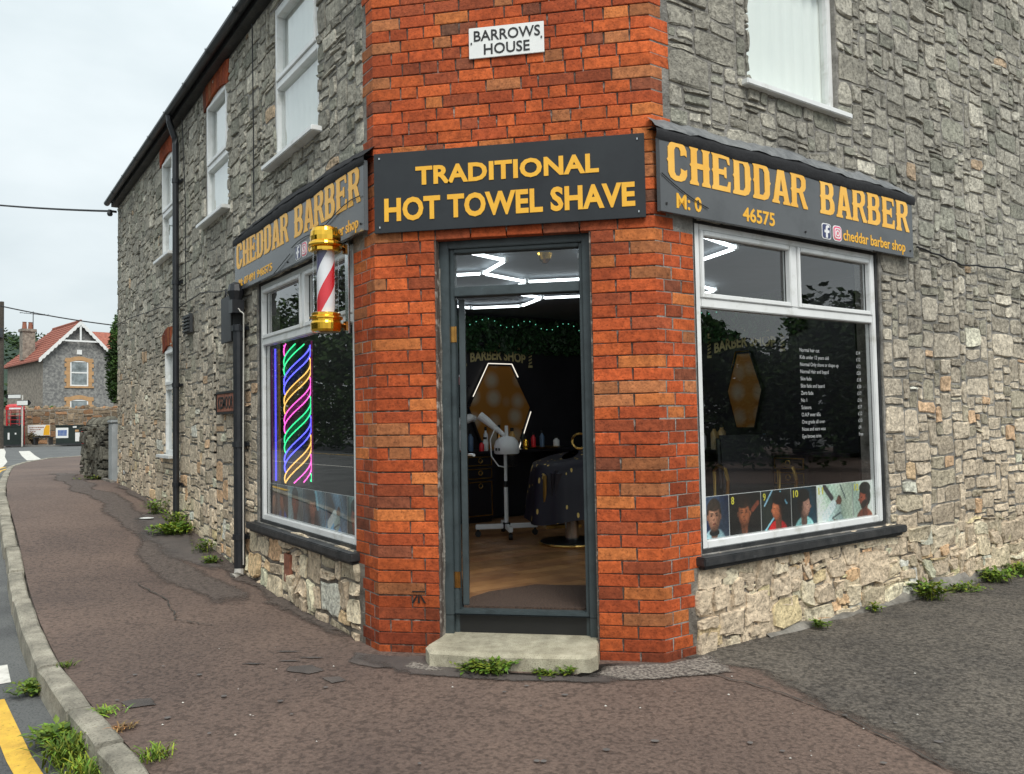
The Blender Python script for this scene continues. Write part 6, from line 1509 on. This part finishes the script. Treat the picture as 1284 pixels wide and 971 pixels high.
def plants():
    WG = 'weeds around the shop'
    L = lambda s, o: FL(s, o, gl(s)+.015)
    weed('weed', L(4.75, .20), .30, .24, 150, 1, 'large bright green weed growing at the foot of the left downpipe', wid=.026, col=1.3, group=WG)
    weed('weed', L(5.0, .12), .2, .42, 60, 2, 'upright weed against the left wall beside the downpipe', wid=.022, col=1.15, group=WG)
    weed('weed', L(5.95, .14), .2, .36, 60, 3, 'straggly weed at the wall foot beyond the downpipe', wid=.022, col=.9, group=WG)
    weed('weed', L(3.75, .12), .16, .3, 40, 4, 'thin weed at the wall foot between the two pipes', wid=.018, col=.8, group=WG)
    weed('weed', L(3.35, .16), .12, .12, 40, 5, 'low green weed at the wall foot near the pale pipe shoe', wid=.016, col=.8, group=WG)
    weed('weed', (-.10, -.31, .012), .17, .16, 120, 6, 'leafy dandelion weed growing against the front of the doorstep', wid=.017, col=.95, group=WG)
    weed('weed', (-.22, -.30, .012), .10, .10, 50, 66, 'low weed at the left of the doorstep dandelion', wid=.015, col=.8, group=WG)
    weed('weed', (.20, -.30, .012), .13, .05, 70, 7, 'low creeping weed along the doorstep front', wid=.012, col=.75, group=WG)
    weed('weed', (.33, -.30, .012), .06, .09, 24, 8, 'small weed near the right end of the doorstep', wid=.013, col=.9, group=WG)
    RW_ = lambda t, o: FR(t, o, .02)
    weed('weed', RW_(1.33, .12), .07, .10, 34, 9, 'small weed at the foot of right wall below window', wid=.014, col=1.1, group=WG)
    weed('weed', RW_(2.02, .10), .06, .12, 24, 10, 'tiny weed at the foot of right wall below the sill end', wid=.014, col=1.1, group=WG)
    weed('weed', RW_(2.72, .14), .2, .26, 90, 11, 'leafy reddish stemmed weed at the right wall foot past the window', wid=.02, col=.85, group=WG)
    weed('weed', RW_(3.2, .14), .22, .10, 60, 12, 'low weed patch beside the reddish stemmed weed', wid=.016, col=.85, group=WG)
    weed('weed', RW_(3.75, .14), .22, .2, 90, 13, 'bright weed clump halfway along the right wall foot', wid=.02, col=1.0, group=WG)
    weed('weed', RW_(4.25, .14), .26, .18, 90, 14, 'broad weed clump near the right edge of the photograph', wid=.02, col=.9, group=WG)
    weed('grass_tuft', RW_(4.75, .14), .2, .34, 60, 15, 'dry grass tuft against the right wall at the photograph edge', wid=.014, col=1.0, mat='dry_leaf', grass=True, group=WG, cat='grass')
    K = lambda s, dn, dz=-.1: gsn(s, kn(s)+dn, dz)
    weed('weed', K(.80, .14), .15, .13, 90, 16, 'green weed in the kerb joint beside the road', wid=.016, col=.95, group=WG)
    weed('grass_tuft', K(.84, -.03, .005), .10, .05, 40, 17, 'short grass on the pavement side of a kerb joint', wid=.012, col=.8, grass=True, group=WG, cat='grass')
    weed('weed', K(-.14, .16), .18, .16, 120, 18, 'broad leafy weed in the gutter at the nearer kerb joint', wid=.020, col=1.05, group=WG)
    weed('grass_tuft', K(-.40, .17), .20, .22, 190, 19, 'long grass tuft growing in the gutter beside the kerb', wid=.016, col=.9, grass=True, group=WG, cat='grass')
    weed('grass_tuft', K(-.62, .16), .17, .16, 120, 20, 'yellowing grass in the gutter nearest the camera', wid=.014, col=1.3, grass=True, group=WG, cat='grass')
    weed('grass_tuft', K(-.14, -.03, .005), .13, .05, 70, 21, 'yellow grass in the joint on top of the kerb', wid=.012, col=1.4, grass=True, group=WG, cat='grass')
    weed('grass_tuft', K(-.42, -.05, .005), .12, .05, 46, 22, 'dry grass along the back of the nearest kerb stone', wid=.012, col=1.2, mat='dry_leaf', grass=True, group=WG, cat='grass')
    weed('grass_tuft', K(-.86, -.06, .005), .13, .10, 70, 23, 'grass tuft behind the kerb at the bottom of the photograph', wid=.012, col=1.2, grass=True, group=WG, cat='grass')
    weed('weed', FL(11.0, .12, gl(11)+.01), .4, .12, 60, 24, 'low weeds at the foot of the low garden wall', wid=.03, col=.5, group=WG)
    # dry leaves and chips of stone on the pavement
    r = random.Random(31); q = MB()
    for k in range(40):
        x, y = r.uniform(-2.0, 2.4), r.uniform(-1.7, .0)
        if y > -.32 and -1 < x < 1: y = -.36
        if SN(x, y)[1] > kn(SN(x, y)[0])-.1: continue
        s = r.uniform(.002, .0065); z = gz(x, y)+.006
        q.add([(x-s, y, z), (x, y-s, z+.001), (x+s*1.3, y+s*.2, z), (x, y+s, z+.001), (x, y, z+s)], [(0, 1, 4), (1, 2, 4), (2, 3, 4), (3, 0, 4)])
    tag(q.build('stone_chips', 'pvc_grey', kind='stuff'), 'scattered pale stone chips on the pavement', 'chips')
    m = MB(); c = gsn(5.6, .32, .012); m.lathe(c, [(.05, 0), (.06, .008), (.03, .014)], 9, sx=1.5); tag(m.build('litter', 'white_board'), 'small flattened white litter near the wall weeds', 'litter')
plants()
